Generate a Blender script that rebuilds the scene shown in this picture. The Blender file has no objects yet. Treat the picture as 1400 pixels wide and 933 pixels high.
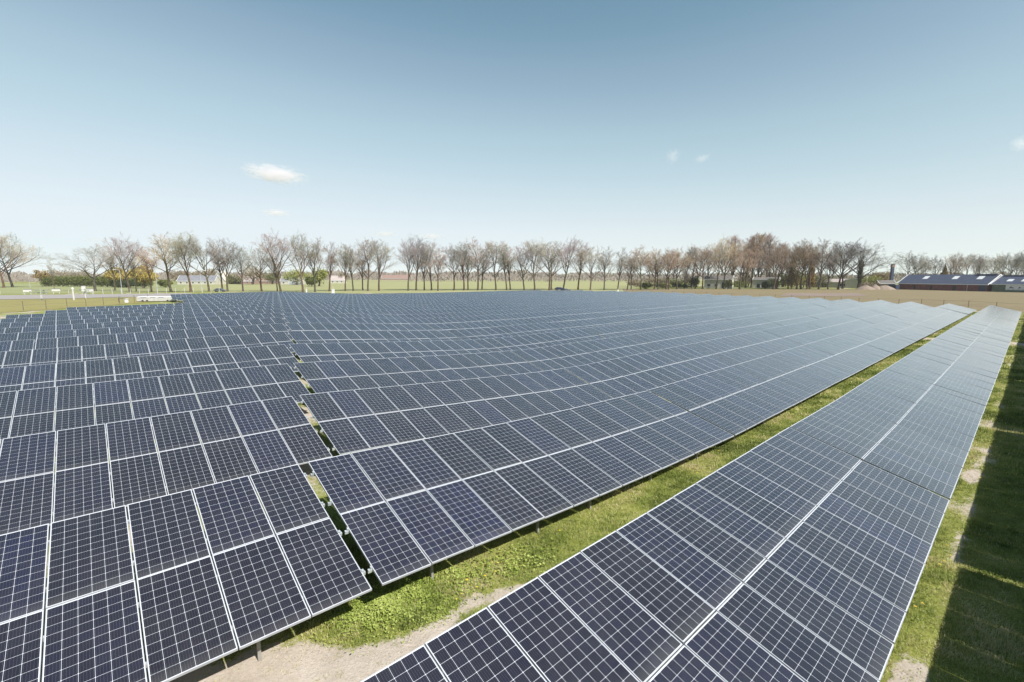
import bpy, bmesh, math, random
import numpy as np
from mathutils import Vector, Matrix

R = math.radians
SC = bpy.context.scene
COL = SC.collection

# ------------------------------------------------------------------ camera, sky, sun, exposure
CAM_H = 6.2
F_PX, PITCH = 636.6, R(7.9145)            # focal length in pixels of the 1400 px wide photo
cam_d = bpy.data.cameras.new("camera")
cam_d.sensor_width = 36.0
cam_d.lens = F_PX / 1400.0 * 36.0
cam_d.clip_start, cam_d.clip_end = 0.1, 30000.0
cam = bpy.data.objects.new("camera", cam_d)
COL.objects.link(cam)
cam.location = (0, 0, CAM_H)
cam.rotation_euler = (R(90) - PITCH, 0, 0)
SC.camera = cam

SUN_EL, SUN_AZ = R(46.0), R(133.0)        # azimuth clockwise from +Y
world = bpy.data.worlds.new("World")
SC.world = world
world.use_nodes = True
wn, wl = world.node_tree.nodes, world.node_tree.links
wn.clear()
sky = wn.new("ShaderNodeTexSky")
sky.sky_type = 'NISHITA'
sky.sun_disc = False
sky.sun_elevation = SUN_EL
sky.sun_rotation = SUN_AZ
sky.altitude = 2000
sky.air_density = 1.0
sky.dust_density = 0.3
sky.ozone_density = 1.0
# the spring haze of the day: the clear-air sky is lifted towards a pale horizon, channel by channel
pre = wn.new("ShaderNodeVectorMath"); pre.operation = 'SCALE'; pre.inputs["Scale"].default_value = 0.1
crv = wn.new("ShaderNodeRGBCurve")
SKY_CURVES = (
    ((0, 0), (.092, .0914), (.117, .147), (.173, .233), (.354, .365), (.77, .41), (1, .43)),
    ((0, 0), (.153, .163), (.193, .219), (.281, .319), (.523, .42), (.865, .455), (1, .465)),
    ((0, 0), (.281, .225), (.343, .285), (.464, .369), (.702, .448), (.80, .465), (1, .48)))
for ci, pts in enumerate(SKY_CURVES):
    c = crv.mapping.curves[ci]
    while len(c.points) < len(pts): c.points.new(.5, .5)
    for p, (x, y) in zip(c.points, pts): p.location = (x, y)
crv.mapping.use_clip = False
crv.mapping.update()
post = wn.new("ShaderNodeVectorMath"); post.operation = 'SCALE'; post.inputs["Scale"].default_value = 10.0
bg = wn.new("ShaderNodeBackground")
bg.inputs["Strength"].default_value = 0.12
wo = wn.new("ShaderNodeOutputWorld")
wl.new(sky.outputs[0], pre.inputs[0])
wl.new(pre.outputs[0], crv.inputs["Color"])
wl.new(crv.outputs[0], post.inputs[0])
wl.new(post.outputs[0], bg.inputs["Color"])
wl.new(bg.outputs[0], wo.inputs["Surface"])

sun_d = bpy.data.lights.new("sun", 'SUN')
sun_d.energy = 5.0
sun_d.angle = R(0.5)
sun_d.color = (1.0, 0.972, 0.93)
sun = bpy.data.objects.new("sun", sun_d)
COL.objects.link(sun)
SUN_DIR = Vector((math.sin(SUN_AZ) * math.cos(SUN_EL), math.cos(SUN_AZ) * math.cos(SUN_EL), math.sin(SUN_EL)))
sun.rotation_euler = (-SUN_DIR).to_track_quat('-Z', 'Y').to_euler()
sun.location = (60, -60, 80)

SC.view_settings.view_transform = 'Standard'
SC.view_settings.look = 'None'
SC.view_settings.gamma = 1.0
SC.view_settings.use_curve_mapping = False
SC.view_settings.exposure = 0.72
SC.render.engine = 'CYCLES'
SC.cycles.use_adaptive_sampling = True
SC.cycles.max_bounces = 10
SC.cycles.volume_bounces = 6
SC.cycles.transparent_max_bounces = 8

# ------------------------------------------------------------------ field coordinates: s along the rows, t across them (away from the camera)
AZ = R(48.4)
TI = R(15.6)
DA = np.array([math.sin(AZ), math.cos(AZ)])
DB = np.array([-math.cos(AZ), math.sin(AZ)])
PP, PH = 1.012, 1.97                       # panel pitch along the row and down the slope
PW, PL = 0.992, 1.956

def tk(k):
    return 4.68 if k == 0 else 10.83 + 6.585 * (k - 1)

PROF = {
 0: [(-15, -4.40), (1.67, -4.57), (7.7, -4.63), (15.7, -4.675), (21, -4.755), (26, -4.73), (46, -4.72), (76, -4.73), (120, -4.95)],
 1: [(-13, -4.14), (-1.5, -4.17), (3.2, -4.235), (5.4, -4.37), (8.5, -4.56), (11.5, -4.71), (15.5, -4.84), (17.7, -4.91), (26, -4.91), (57, -4.88), (120, -4.94)],
 2: [(-12, -4.16), (-2.2, -4.16), (5.2, -4.25), (8.2, -4.47), (13.3, -4.83), (17.2, -5.08), (21, -5.2), (27, -5.16), (60, -5.13), (128, -5.17)],
 3: [(-12, -4.05), (-2.7, -4.06), (6.8, -4.21), (10, -4.43), (15.4, -4.80), (18.6, -5.0), (22.7, -5.19), (60, -5.24), (135, -5.36)],
 4: [(-12, -4.05), (-3.2, -4.08), (8.7, -4.15), (15.8, -4.69), (19.2, -4.93), (22.5, -5.16), (27, -5.26), (60, -5.32), (137, -5.45)],
 5: [(-12, -4.05), (-4.2, -4.06), (0, -4.08), (10.5, -4.06), (13.6, -4.29), (17, -4.56), (20.7, -4.85), (24.4, -5.08), (28.6, -5.21), (44, -5.31), (100, -5.36), (140, -5.45)],
 6: [(-12, -4.14), (-4.9, -4.13), (0, -4.1), (12, -4.05), (16.5, -4.37), (21.2, -4.73), (24.4, -4.98), (27.2, -5.15), (32.3, -5.29), (39, -5.4), (118, -5.5)],
 7: [(-12, -4.2), (-5.6, -4.18), (2, -4.16), (14, -4.05), (19, -4.42), (23.3, -4.72), (28, -5.05), (31.3, -5.21), (37, -5.3), (45, -5.4), (80, -5.5)],
 8: [(-12, -4.26), (-6, -4.26), (15.7, -4.07), (22.7, -4.56), (30.6, -5.13), (35.4, -5.25), (42, -5.34), (50, -5.41), (89, -5.54)],
 9: [(-12, -4.29), (0, -4.29), (17.4, -4.03), (25.3, -4.52), (34.4, -5.11), (39.5, -5.24), (47, -5.37), (99, -5.6)],
 10: [(-12, -4.3), (0, -4.3), (19, -4.04), (26.5, -4.5), (37.4, -5.05), (43.6, -5.26), (66, -5.5), (99, -5.6)],
}
NROW = 20
for k in range(11, NROW + 2):
    d = 1.8 * (k - 10)
    PROF[k] = [(-12, -4.3), (0, -4.3), (19 + d, -4.06), (26.5 + d, -4.5), (37.4 + d, -5.05), (43.6 + d, -5.26), (66 + d, -5.48), (110 + d, -5.55)]

TIK = {0: R(14.8), 1: R(15.3), 2: R(16.6)}
def zhk(k, s):
    p = PROF[k]
    return float(np.interp(s, [a for a, b in p], [b for a, b in p])) + CAM_H

# gently smoothed lookup table of the high-edge height over s, per row
S_TAB = np.arange(-40, 170, 0.5)
Z_TAB = []
for k in range(NROW + 2):
    p = PROF[k]
    z = np.interp(S_TAB, [a for a, b in p], [b for a, b in p])
    for _ in range(1):
        z = np.convolve(np.pad(z, 2, mode='edge'), [.1, .2, .4, .2, .1], 'valid')
    Z_TAB.append(z + CAM_H)
Z_TAB = np.array(Z_TAB)
T_TAB = np.array([tk(k) for k in range(NROW + 2)])

def zh(k, s):
    return float(np.interp(s, S_TAB, Z_TAB[k]))

def field_ground(s, t):
    """ground height under the field, arrays"""
    s = np.asarray(s, float); t = np.asarray(t, float)
    # panels sit 1.77 m below their high edge; ground under mid-table lies at t_k-1.9
    tt = np.clip(t + 1.9, T_TAB[0], T_TAB[-1])
    i = np.clip(np.searchsorted(T_TAB, tt) - 1, 0, len(T_TAB) - 2)
    w = (tt - T_TAB[i]) / (T_TAB[i + 1] - T_TAB[i])
    j = np.clip((s - S_TAB[0]) / 0.5, 0, len(S_TAB) - 1.001)
    j0 = j.astype(int); f = j - j0
    a = Z_TAB[i, j0] * (1 - f) + Z_TAB[i, j0 + 1] * f
    b = Z_TAB[i + 1, j0] * (1 - f) + Z_TAB[i + 1, j0 + 1] * f
    return a * (1 - w) + b * w - 1.77

Z_FAR = -0.75
def ground(x, y):
    x = np.asarray(x, float); y = np.asarray(y, float)
    s = x * DA[0] + y * DA[1]; t = x * DB[0] + y * DB[1]
    g = field_ground(s, t)
    r = np.hypot(x, y)
    w = np.clip((r - 170) / 130, 0, 1); w = w * w * (3 - 2 * w)
    return g * (1 - w) + Z_FAR * w

def st(s, t):
    v = DA * s + DB * t
    return float(v[0]), float(v[1])

def pix_ray(px, py):
    rt = (px - 700) / F_PX; up = (466.5 - py) / F_PX
    c, s = math.cos(PITCH), math.sin(PITCH)
    return np.array([rt, c + up * s, -s + up * c])

def gp(px, py):
    """ground point seen at a photo pixel: marches the sight line to the terrain"""
    r = pix_ray(px, py)
    k = 3.0
    for _ in range(4000):
        p = r * k
        if CAM_H + p[2] <= ground(p[0], p[1]):
            break
        k *= 1.004
    return Vector((p[0], p[1], float(ground(p[0], p[1]))))

def at_depth(px, depth):
    """ground point in the vertical plane of a photo column at a given forward distance"""
    c, s = math.cos(PITCH), math.sin(PITCH)
    x = (px - 700) / F_PX * (depth * c + 0.13 * depth * 0)
    return Vector((x, depth, float(ground(x, depth))))

# ------------------------------------------------------------------ node helpers
def new_mat(name):
    m = bpy.data.materials.new(name)
    m.use_nodes = True
    nt = m.node_tree
    return m, nt.nodes, nt.links, nt.nodes["Principled BSDF"]

class NB:
    def __init__(self, nt):
        self.n, self.l = nt.nodes, nt.links
    def val(self, sock, v):
        if isinstance(v, (int, float)):
            sock.default_value = v
        elif isinstance(v, tuple):
            sock.default_value = v if len(v) == len(sock.default_value) else (*v, 1)
        else:
            self.l.new(v, sock)
    def m(self, op, a, b=0.0, c=None, clamp=False):
        nd = self.n.new("ShaderNodeMath"); nd.operation = op; nd.use_clamp = clamp
        self.val(nd.inputs[0], a); self.val(nd.inputs[1], b)
        if c is not None: self.val(nd.inputs[2], c)
        return nd.outputs[0]
    def mix(self, f, a, b):
        nd = self.n.new("ShaderNodeMix"); nd.data_type = 'RGBA'
        self.val(nd.inputs[0], f); self.val(nd.inputs[6], a); self.val(nd.inputs[7], b)
        return nd.outputs[2]
    def noise(self, vec, scale, detail=4, rough=.55):
        nd = self.n.new("ShaderNodeTexNoise")
        if vec is not None: self.l.new(vec, nd.inputs["Vector"])
        nd.inputs["Scale"].default_value = scale; nd.inputs["Detail"].default_value = detail
        nd.inputs["Roughness"].default_value = rough
        return nd.outputs["Fac"]
    def ramp(self, f, stops):
        nd = self.n.new("ShaderNodeValToRGB")
        e = nd.color_ramp.elements
        while len(e) < len(stops): e.new(0.5)
        for el, (p, c) in zip(e, stops):
            el.position = p; el.color = (*c, 1) if len(c) == 3 else c
        self.l.new(f, nd.inputs[0])
        return nd.outputs[0]
    def pos(self):
        return self.n.new("ShaderNodeNewGeometry").outputs["Position"]
    def objco(self):
        return self.n.new("ShaderNodeTexCoord").outputs["Object"]
    def bump(self, h, strength, dist, bsdf):
        nd = self.n.new("ShaderNodeBump")
        nd.inputs["Strength"].default_value = strength; nd.inputs["Distance"].default_value = dist
        self.l.new(h, nd.inputs["Height"]); self.l.new(nd.outputs[0], bsdf.inputs["Normal"])

def simple_mat(name, col, rough=.6, metal=0.0, var=.12, scale=3.0, spec=.5, col2=None, bump=0.0):
    m, n, l, b = new_mat(name)
    nb = NB(m.node_tree)
    f = nb.noise(nb.objco(), scale, 5)
    c2 = col2 or tuple(min(1, c * (1 + 2 * var)) for c in col)
    c1 = col if col2 else tuple(c * (1 - var) for c in col)
    l.new(nb.ramp(f, [(.3, c1), (.7, c2)]), b.inputs["Base Color"])
    b.inputs["Roughness"].default_value = rough
    b.inputs["Metallic"].default_value = metal
    b.inputs["Specular IOR Level"].default_value = spec
    if bump: nb.bump(f, bump, .05, b)
    return m

# ------------------------------------------------------------------ mesh helpers
def obj(name, mesh, parent=None, loc=None):
    o = bpy.data.objects.new(name, mesh)
    COL.objects.link(o)
    if parent is not None: o.parent = parent
    if loc is not None: o.location = loc
    return o

def empty(name, loc, rz=0.0):
    o = bpy.data.objects.new(name, None)
    o.empty_display_size = .3
    COL.objects.link(o)
    o.location = loc
    o.rotation_euler = (0, 0, rz)
    return o

def tag(o, label=None, cat=None, group=None, kind=None):
    if label: o["label"] = label
    if cat: o["category"] = cat
    if group: o["group"] = group
    if kind: o["kind"] = kind
    return o

class MB:
    """collects polygons, builds one mesh"""
    def __init__(self):
        self.v, self.f, self.mi = [], [], []
    def poly(self, pts, mi=0):
        b = len(self.v); self.v += [tuple(p) for p in pts]
        self.f.append(list(range(b, b + len(pts)))); self.mi.append(mi)
    def hexa(self, p, mi=0):
        """8 points: bottom ring 0-3 (ccw from above), top ring 4-7"""
        b = len(self.v); self.v += [tuple(q) for q in p]
        for q in ((3, 2, 1, 0), (4, 5, 6, 7), (0, 1, 5, 4), (1, 2, 6, 5), (2, 3, 7, 6), (3, 0, 4, 7)):
            self.f.append([b + i for i in q]); self.mi.append(mi)
    def box(self, x0, x1, y0, y1, z0, z1, mi=0):
        self.hexa([(x0, y0, z0), (x1, y0, z0), (x1, y1, z0), (x0, y1, z0), (x0, y0, z1), (x1, y0, z1), (x1, y1, z1), (x0, y1, z1)], mi)
    def bar(self, a, b, w, h, up=(0, 0, 1), mi=0):
        """square bar between two points"""
        a, b = Vector(a), Vector(b)
        d = (b - a).normalized(); u = Vector(up)
        sd = d.cross(u)
        if sd.length < 1e-4: sd = d.cross(Vector((1, 0, 0)))
        sd.normalize(); u2 = sd.cross(d).normalized()
        r = []
        for p in (a, b):
            r.append([p - sd * w / 2 - u2 * h / 2, p + sd * w / 2 - u2 * h / 2, p + sd * w / 2 + u2 * h / 2, p - sd * w / 2 + u2 * h / 2])
        q = r[0] + r[1]
        bb = len(self.v); self.v += [tuple(x) for x in q]
        for f in ((0, 3, 2, 1), (4, 5, 6, 7), (0, 1, 5, 4), (1, 2, 6, 5), (2, 3, 7, 6), (3, 0, 4, 7)):
            self.f.append([bb + i for i in f]); self.mi.append(mi)
    def tube(self, pts, rads, n=6, mi=0, cap=True):
        prev = None
        pts = [Vector(p) for p in pts]
        for i, p in enumerate(pts):
            d = (pts[min(i + 1, len(pts) - 1)] - pts[max(i - 1, 0)]).normalized()
            x = d.cross(Vector((.31, .95, .07)))
            if x.length < .05: x = d.cross(Vector((1, 0, 0)))
            x.normalize(); y = d.cross(x)
            b = len(self.v)
            for k in range(n):
                a = 2 * math.pi * k / n
                self.v.append(tuple(p + (x * math.cos(a) + y * math.sin(a)) * rads[i]))
            if prev is not None:
                for k in range(n):
                    self.f.append([prev + k, prev + (k + 1) % n, b + (k + 1) % n, b + k]); self.mi.append(mi)
            prev = b
        if cap:
            self.f.append([prev + k for k in range(n)]); self.mi.append(mi)
    def mesh(self, name, mats, smooth=False, bevel=0.0):
        me = bpy.data.meshes.new(name)
        me.from_pydata(self.v, [], self.f)
        for m in (mats if isinstance(mats, (list, tuple)) else [mats]): me.materials.append(m)
        me.polygons.foreach_set("material_index", self.mi)
        if bevel:
            bm = bmesh.new(); bm.from_mesh(me)
            bmesh.ops.bevel(bm, geom=list(bm.edges), offset=bevel, segments=2, affect='EDGES', profile=.6)
            bm.to_mesh(me); bm.free()
        if smooth: me.polygons.foreach_set("use_smooth", [True] * len(me.polygons))
        me.update()
        return me
    def build(self, name, mats, parent=None, loc=None, **kw):
        return obj(name, self.mesh(name, mats, **kw), parent, loc)

def np_mesh(name, verts, faces, mat, smooth=False):
    """faces: (n,3) or (n,4) int array"""
    me = bpy.data.meshes.new(name)
    v = np.asarray(verts, np.float32); f = np.asarray(faces, np.int32)
    n, k = f.shape
    me.vertices.add(len(v)); me.vertices.foreach_set("co", v.ravel())
    me.loops.add(n * k); me.loops.foreach_set("vertex_index", f.ravel())
    me.polygons.add(n)
    me.polygons.foreach_set("loop_start", np.arange(0, n * k, k, dtype=np.int32))
    me.polygons.foreach_set("loop_total", np.full(n, k, np.int32))
    if smooth: me.polygons.foreach_set("use_smooth", np.ones(n, bool))
    me.materials.append(mat)
    me.update(calc_edges=True)
    return me

def vnoise(x, y, seed=0):
    """smooth value noise, arrays"""
    xi = np.floor(x).astype(np.int64); yi = np.floor(y).astype(np.int64)
    fx = x - xi; fy = y - yi
    fx = fx * fx * (3 - 2 * fx); fy = fy * fy * (3 - 2 * fy)
    def h(a, b):
        n = (a * 374761393 + b * 668265263 + seed * 144269) & 0x7fffffff
        n = ((n ^ (n >> 13)) * 1274126177) & 0x7fffffff
        return ((n ^ (n >> 16)) & 0xffff) / 65535.0
    return (h(xi, yi) * (1 - fx) + h(xi + 1, yi) * fx) * (1 - fy) + (h(xi, yi + 1) * (1 - fx) + h(xi + 1, yi + 1) * fx) * fy

def fbm(x, y, seed=0, o=4):
    r = 0; a = .5; tot = 0
    for i in range(o):
        r = r + a * vnoise(x * 2 ** i, y * 2 ** i, seed + i); tot += a; a *= .55
    return r / tot

# ------------------------------------------------------------------ materials
def mat_cells():
    m, n, l, b = new_mat("pv_cells")
    nb = NB(m.node_tree)
    uv = n.new("ShaderNodeUVMap"); uv.uv_map = "UVMap"
    sep = n.new("ShaderNodeSeparateXYZ"); l.new(uv.outputs[0], sep.inputs[0])
    idx = nb.m('FLOOR', nb.m('DIVIDE', sep.outputs[0], 10.0))
    x = nb.m('SUBTRACT', sep.outputs[0], nb.m('MULTIPLY', idx, 10.0))
    y = sep.outputs[1]
    oi = n.new("ShaderNodeObjectInfo")
    wn_ = n.new("ShaderNodeTexWhiteNoise"); wn_.noise_dimensions = '2D'
    cb = n.new("ShaderNodeCombineXYZ")
    l.new(nb.m('MULTIPLY', oi.outputs["Random"], 97.3), cb.inputs[0]); l.new(nb.m('ADD', idx, .5), cb.inputs[1])
    l.new(cb.outputs[0], wn_.inputs["Vector"])
    rnd = wn_.outputs["Value"]
    cx = nb.m('DIVIDE', nb.m('SUBTRACT', x, .0145), .1605); cy = nb.m('DIVIDE', nb.m('SUBTRACT', y, .019), .15983)
    fx = nb.m('FRACT', cx); fy = nb.m('FRACT', cy)
    dx = nb.m('MULTIPLY', nb.m('MINIMUM', fx, nb.m('SUBTRACT', 1.0, fx)), .1585)
    dy = nb.m('MULTIPLY', nb.m('MINIMUM', fy, nb.m('SUBTRACT', 1.0, fy)), .1585)
    line = nb.m('LESS_THAN', nb.m('MINIMUM', dx, dy), .0018)
    dia = nb.m('LESS_THAN', nb.m('ADD', dx, dy), .0095)
    ex = nb.m('MINIMUM', x, nb.m('SUBTRACT', PW, x)); ey = nb.m('MINIMUM', y, nb.m('SUBTRACT', PL, y))
    out = nb.m('MAXIMUM', nb.m('LESS_THAN', ex, .0145), nb.m('LESS_THAN', ey, .019))
    white = nb.m('MAXIMUM', nb.m('MAXIMUM', line, dia), out)
    bb = nb.m('LESS_THAN', nb.m('ABSOLUTE', nb.m('SUBTRACT', nb.m('FRACT', nb.m('MULTIPLY', fx, 5.0)), .5)), .028)
    # cell-to-cell shade: every cell differs a little, every panel a little more
    wc = n.new("ShaderNodeTexWhiteNoise"); wc.noise_dimensions = '3D'
    cc = n.new("ShaderNodeCombineXYZ")
    l.new(nb.m('FLOOR', cx), cc.inputs[0]); l.new(nb.m('FLOOR', cy), cc.inputs[1]); l.new(nb.m('MULTIPLY', rnd, 61.0), cc.inputs[2])
    l.new(cc.outputs[0], wc.inputs["Vector"])
    tint = nb.m('ADD', nb.m('MULTIPLY', rnd, .75), nb.m('MULTIPLY', wc.outputs["Value"], .25))
    cell = nb.ramp(tint, [(0.0, (.0105, .0100, .0150)), (.55, (.0122, .0120, .0210)), (.88, (.0128, .0131, .0290)), (1.0, (.0130, .0142, .040))])
    cell = nb.mix(nb.m('MULTIPLY', bb, .55), cell, (.12, .125, .15))
    c = nb.mix(white, cell, (.52, .53, .56))
    # light dust film, heavier along the lower edge
    dust = nb.m('MULTIPLY', nb.m('POWER', nb.noise(nb.pos(), 1.1, 6, .7), 2.0), .075)
    low = nb.m('MULTIPLY', nb.m('SUBTRACT', 1.0, nb.m('DIVIDE', y, .25), clamp=True), .07)
    c = nb.mix(nb.m('ADD', dust, low), c, (.42, .40, .36))
    # rain-streaked dirt and a few bird droppings
    mp = n.new("ShaderNodeMapping"); l.new(nb.pos(), mp.inputs[0]); mp.inputs["Scale"].default_value = (1.7, 1.7, 1.7)
    vor = n.new("ShaderNodeTexVoronoi"); l.new(mp.outputs[0], vor.inputs["Vector"]); vor.inputs["Scale"].default_value = 1.0
    sepc = n.new("ShaderNodeSeparateColor"); l.new(vor.outputs["Color"], sepc.inputs[0])
    ragged = nb.m('ADD', vor.outputs["Distance"], nb.m('MULTIPLY', nb.m('SUBTRACT', nb.noise(nb.pos(), 38, 3), .5), .05))
    drop = nb.m('MULTIPLY', nb.m('LESS_THAN', ragged, .028), nb.m('LESS_THAN', sepc.outputs[0], .09))
    c = nb.mix(nb.m('MULTIPLY', drop, .75), c, (.55, .54, .50))
    b.inputs["Roughness"].default_value = .7
    b.inputs["Specular IOR Level"].default_value = 0.0
    l.new(c, b.inputs["Base Color"])
    gl = n.new("ShaderNodeBsdfGlossy")
    gl.inputs["Color"].default_value = (1, .97, .94, 1)
    l.new(nb.m('ADD', nb.m('MULTIPLY', nb.noise(nb.pos(), 2.2, 3), .10), nb.m('ADD', nb.m('MULTIPLY', rnd, .05), .06)), gl.inputs["Roughness"])
    lw = n.new("ShaderNodeLayerWeight"); lw.inputs["Blend"].default_value = .5
    fac = nb.m('ADD', nb.m('MULTIPLY', nb.m('POWER', lw.outputs["Facing"], 2.85), .96), .024)
    mx = n.new("ShaderNodeMixShader")
    l.new(fac, mx.inputs[0]); l.new(b.outputs[0], mx.inputs[1]); l.new(gl.outputs[0], mx.inputs[2])
    l.new(mx.outputs[0], n["Material Output"].inputs["Surface"])
    return m

M = {}
M['cells'] = mat_cells()
M['alu'] = simple_mat("anodised_aluminium", (.42, .43, .45), .42, .35, .10, 4)
M['steel'] = simple_mat("galvanised_steel", (.50, .52, .53), .45, .5, .15, 6)
M['post_tan'] = simple_mat("weathered_post", (.42, .36, .27), .7, .0, .15, 5)

# ------------------------------------------------------------------ terrain
def sand_mask(s, t):
    """0 grass .. 1 bare sand, in field coordinates"""
    s = np.asarray(s, float); t = np.asarray(t, float)
    t = np.where(t < 3.5, t - .0060 * np.maximum(s - 1.67, 0), t)
    v = fbm(s * .45 + 11, t * .6 + 3, 5) * 1.0 - .56
    v = v * 1.1
    def blob(s0, t0, rs, rt, a):
        return a * np.exp(-((s - s0) / rs) ** 2 - ((t - t0) / rt) ** 2)
    v = v + blob(1.3, 6.6, 1.5, .95, 1.25) + blob(-2.5, 7.2, 3.0, 1.6, 1.0) + blob(2.6, 5.7, .9, .5, .75)
    v = v + blob(5.65, 6.35, .5, .28, .95) + blob(4.9, 6.7, .5, .25, .7) + blob(3.9, 6.3, .5, .35, .55)
    v = v - blob(3.7, 7.4, .9, .5, 1.4) - blob(4.6, 7.3, 1.6, .4, .8) - blob(9, 6.6, 3.4, 1.3, .5) - blob(30, 6.6, 24, 1.5, .35)
    # trodden drip line between the front row and the shade beside it
    drip = np.exp(-((t - .56 - .05 * np.sin(s * .9)) / .13) ** 2)
    v = v + drip * (.20 + .75 * (fbm(s * .7, t * .3 + 9, 21) - .5)) * (s < 70)
    soilband = np.exp(-((t - .30) / .22) ** 2)
    v = v + soilband * (-.10 + 1.0 * (fbm(s * .6 + 40, t * .8 + 9, 31) - .5))
    v = v + blob(20.8, .78, .9, .22, .8) + blob(9.0, .72, .9, .18, .55) + blob(7.2, .62, 1.2, .25, .6)
    v = v - .55 * np.exp(-((t + .9) / .75) ** 2) + .09 * (t > 8.6)
    v = v + .9 * np.exp(-((s - 66.0) / 1.6) ** 2) * (t < 9)           # track crossing the strips
    v = v + .3 * np.exp(-((s - 46.5) / 1.0) ** 2) * (t > 3) * (t < 7)
    return np.clip(.5 + v * 1.6 - .28, 0, 1)

def mat_ground():
    m, n, l, b = new_mat("grass_and_sand_ground")
    nb = NB(m.node_tree)
    p = nb.pos()
    at = n.new("ShaderNodeAttribute"); at.attribute_name = "sand"
    fine = nb.noise(p, 9, 6, .7); mid = nb.noise(p, 1.3, 5, .6); big = nb.noise(p, .18, 4, .6)
    grass = nb.ramp(nb.m('ADD', nb.m('MULTIPLY', fine, .55), nb.m('MULTIPLY', mid, .45)), [(.28, (.085, .10, .02)), (.5, (.19, .205, .045)), (.75, (.31, .30, .10))])
    grass = nb.mix(nb.m('MULTIPLY', nb.m('SUBTRACT', big, .45, clamp=True), 1.6), grass, (.29, .26, .11))
    sand = nb.ramp(nb.m('ADD', nb.m('MULTIPLY', nb.noise(p, 24, 6, .8), .6), nb.m('MULTIPLY', mid, .4)), [(.28, (.25, .205, .155)), (.5, (.385, .33, .27)), (.72, (.50, .435, .37))])
    f = nb.m('ADD', at.outputs["Fac"], nb.m('MULTIPLY', nb.m('SUBTRACT', fine, .5), 1.0))
    f = nb.m('ADD', f, nb.m('MULTIPLY', nb.m('SUBTRACT', mid, .5), .5))
    f = nb.m('ADD', f, nb.m('MULTIPLY', nb.m('SUBTRACT', nb.noise(p, 26, 5, .8), .5), .8))
    f = nb.m('MULTIPLY', nb.m('SUBTRACT', f, .38), 5.0, clamp=True)
    l.new(nb.mix(f, grass, sand), b.inputs["Base Color"])
    b.inputs["Roughness"].default_value = .95
    b.inputs["Specular IOR Level"].default_value = .15
    clod = nb.noise(p, 28, 5, .75)
    nb.bump(nb.m('ADD', nb.m('ADD', fine, nb.m('MULTIPLY', clod, .6)), nb.m('MULTIPLY', mid, 1.5)), .55, .06, b)
    return m
M['ground'] = mat_ground()

def build_ground():
    sa = np.concatenate([-np.geomspace(9000, 45, 34), np.arange(-40, -6, 1.2), np.arange(-6, 40, .3), np.arange(40, 130, .9), np.arange(130, 190, 2.5), np.geomspace(195, 9000, 34)])
    ta = np.concatenate([-np.geomspace(9000, 14, 30), np.arange(-12, -4, .6), np.arange(-4, 10, .22), np.arange(10, 60, 1.0), np.arange(60, 170, 2.0), np.geomspace(175, 9000, 34)])
    S, T = np.meshgrid(sa, ta, indexing='ij')
    X = S * DA[0] + T * DB[0]; Y = S * DA[1] + T * DB[1]
    Z = ground(X, Y)
    near = np.exp(-(np.hypot(X, Y) / 60) ** 2)
    Z = Z + near * .05 * (fbm(S * .8, T * .8, 3) - .5)
    ns, nt_ = S.shape
    i = np.arange(ns * nt_).reshape(ns, nt_)
    q = np.stack([i[:-1, :-1], i[1:, :-1], i[1:, 1:], i[:-1, 1:]], -1).reshape(-1, 4)
    me = np_mesh("ground", np.stack([X, Y, Z], -1).reshape(-1, 3), q, M['ground'], True)
    a = me.attributes.new("sand", 'FLOAT', 'POINT')
    a.data.foreach_set("value", sand_mask(S, T).ravel().astype(np.float32))
    o = obj("ground", me)
    tag(o, kind='structure')
build_ground()

def field_noise_mat(name, stops, s1, s2, stretch=None, rough=.95):
    m, n, l, b = new_mat(name)
    nb = NB(m.node_tree)
    p = nb.pos()
    if stretch:
        mp = n.new("ShaderNodeMapping"); mp.inputs["Rotation"].default_value = (0, 0, stretch[0]); mp.inputs["Scale"].default_value = stretch[1]
        l.new(p, mp.inputs[0]); p = mp.outputs[0]
    f = nb.m('ADD', nb.m('MULTIPLY', nb.noise(p, s1, 6, .65), .5), nb.m('MULTIPLY', nb.noise(p, s2, 5, .6), .5))
    l.new(nb.ramp(f, stops), b.inputs["Base Color"])
    b.inputs["Roughness"].default_value = rough
    b.inputs["Specular IOR Level"].default_value = .1
    return m
M['meadow'] = field_noise_mat("spring_meadow", [(.3, (.19, .205, .08)), (.5, (.26, .255, .12)), (.7, (.37, .34, .195))], .02, .25, (AZ, (1, 6, 1)))
M['lawn'] = field_noise_mat("cut_lawn", [(.3, (.195, .21, .092)), (.7, (.265, .265, .13))], .03, .4)
M['tilled'] = field_noise_mat("dry_sandy_field", [(.3, (.140, .108, .058)), (.5, (.185, .148, .085)), (.7, (.235, .195, .118))], .05, .8, (.5, (1, 8, 1)))
M['soil'] = field_noise_mat("pinkish_soil", [(.3, (.185, .138, .115)), (.7, (.235, .185, .155))], .08, .9)
M['road'] = field_noise_mat("worn_asphalt", [(.3, (.23, .21, .20)), (.7, (.31, .285, .27))], .2, 3)
M['verge'] = field_noise_mat("dry_verge_grass", [(.3, (.175, .155, .052)), (.7, (.28, .245, .10))], .1, 1.2)

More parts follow.
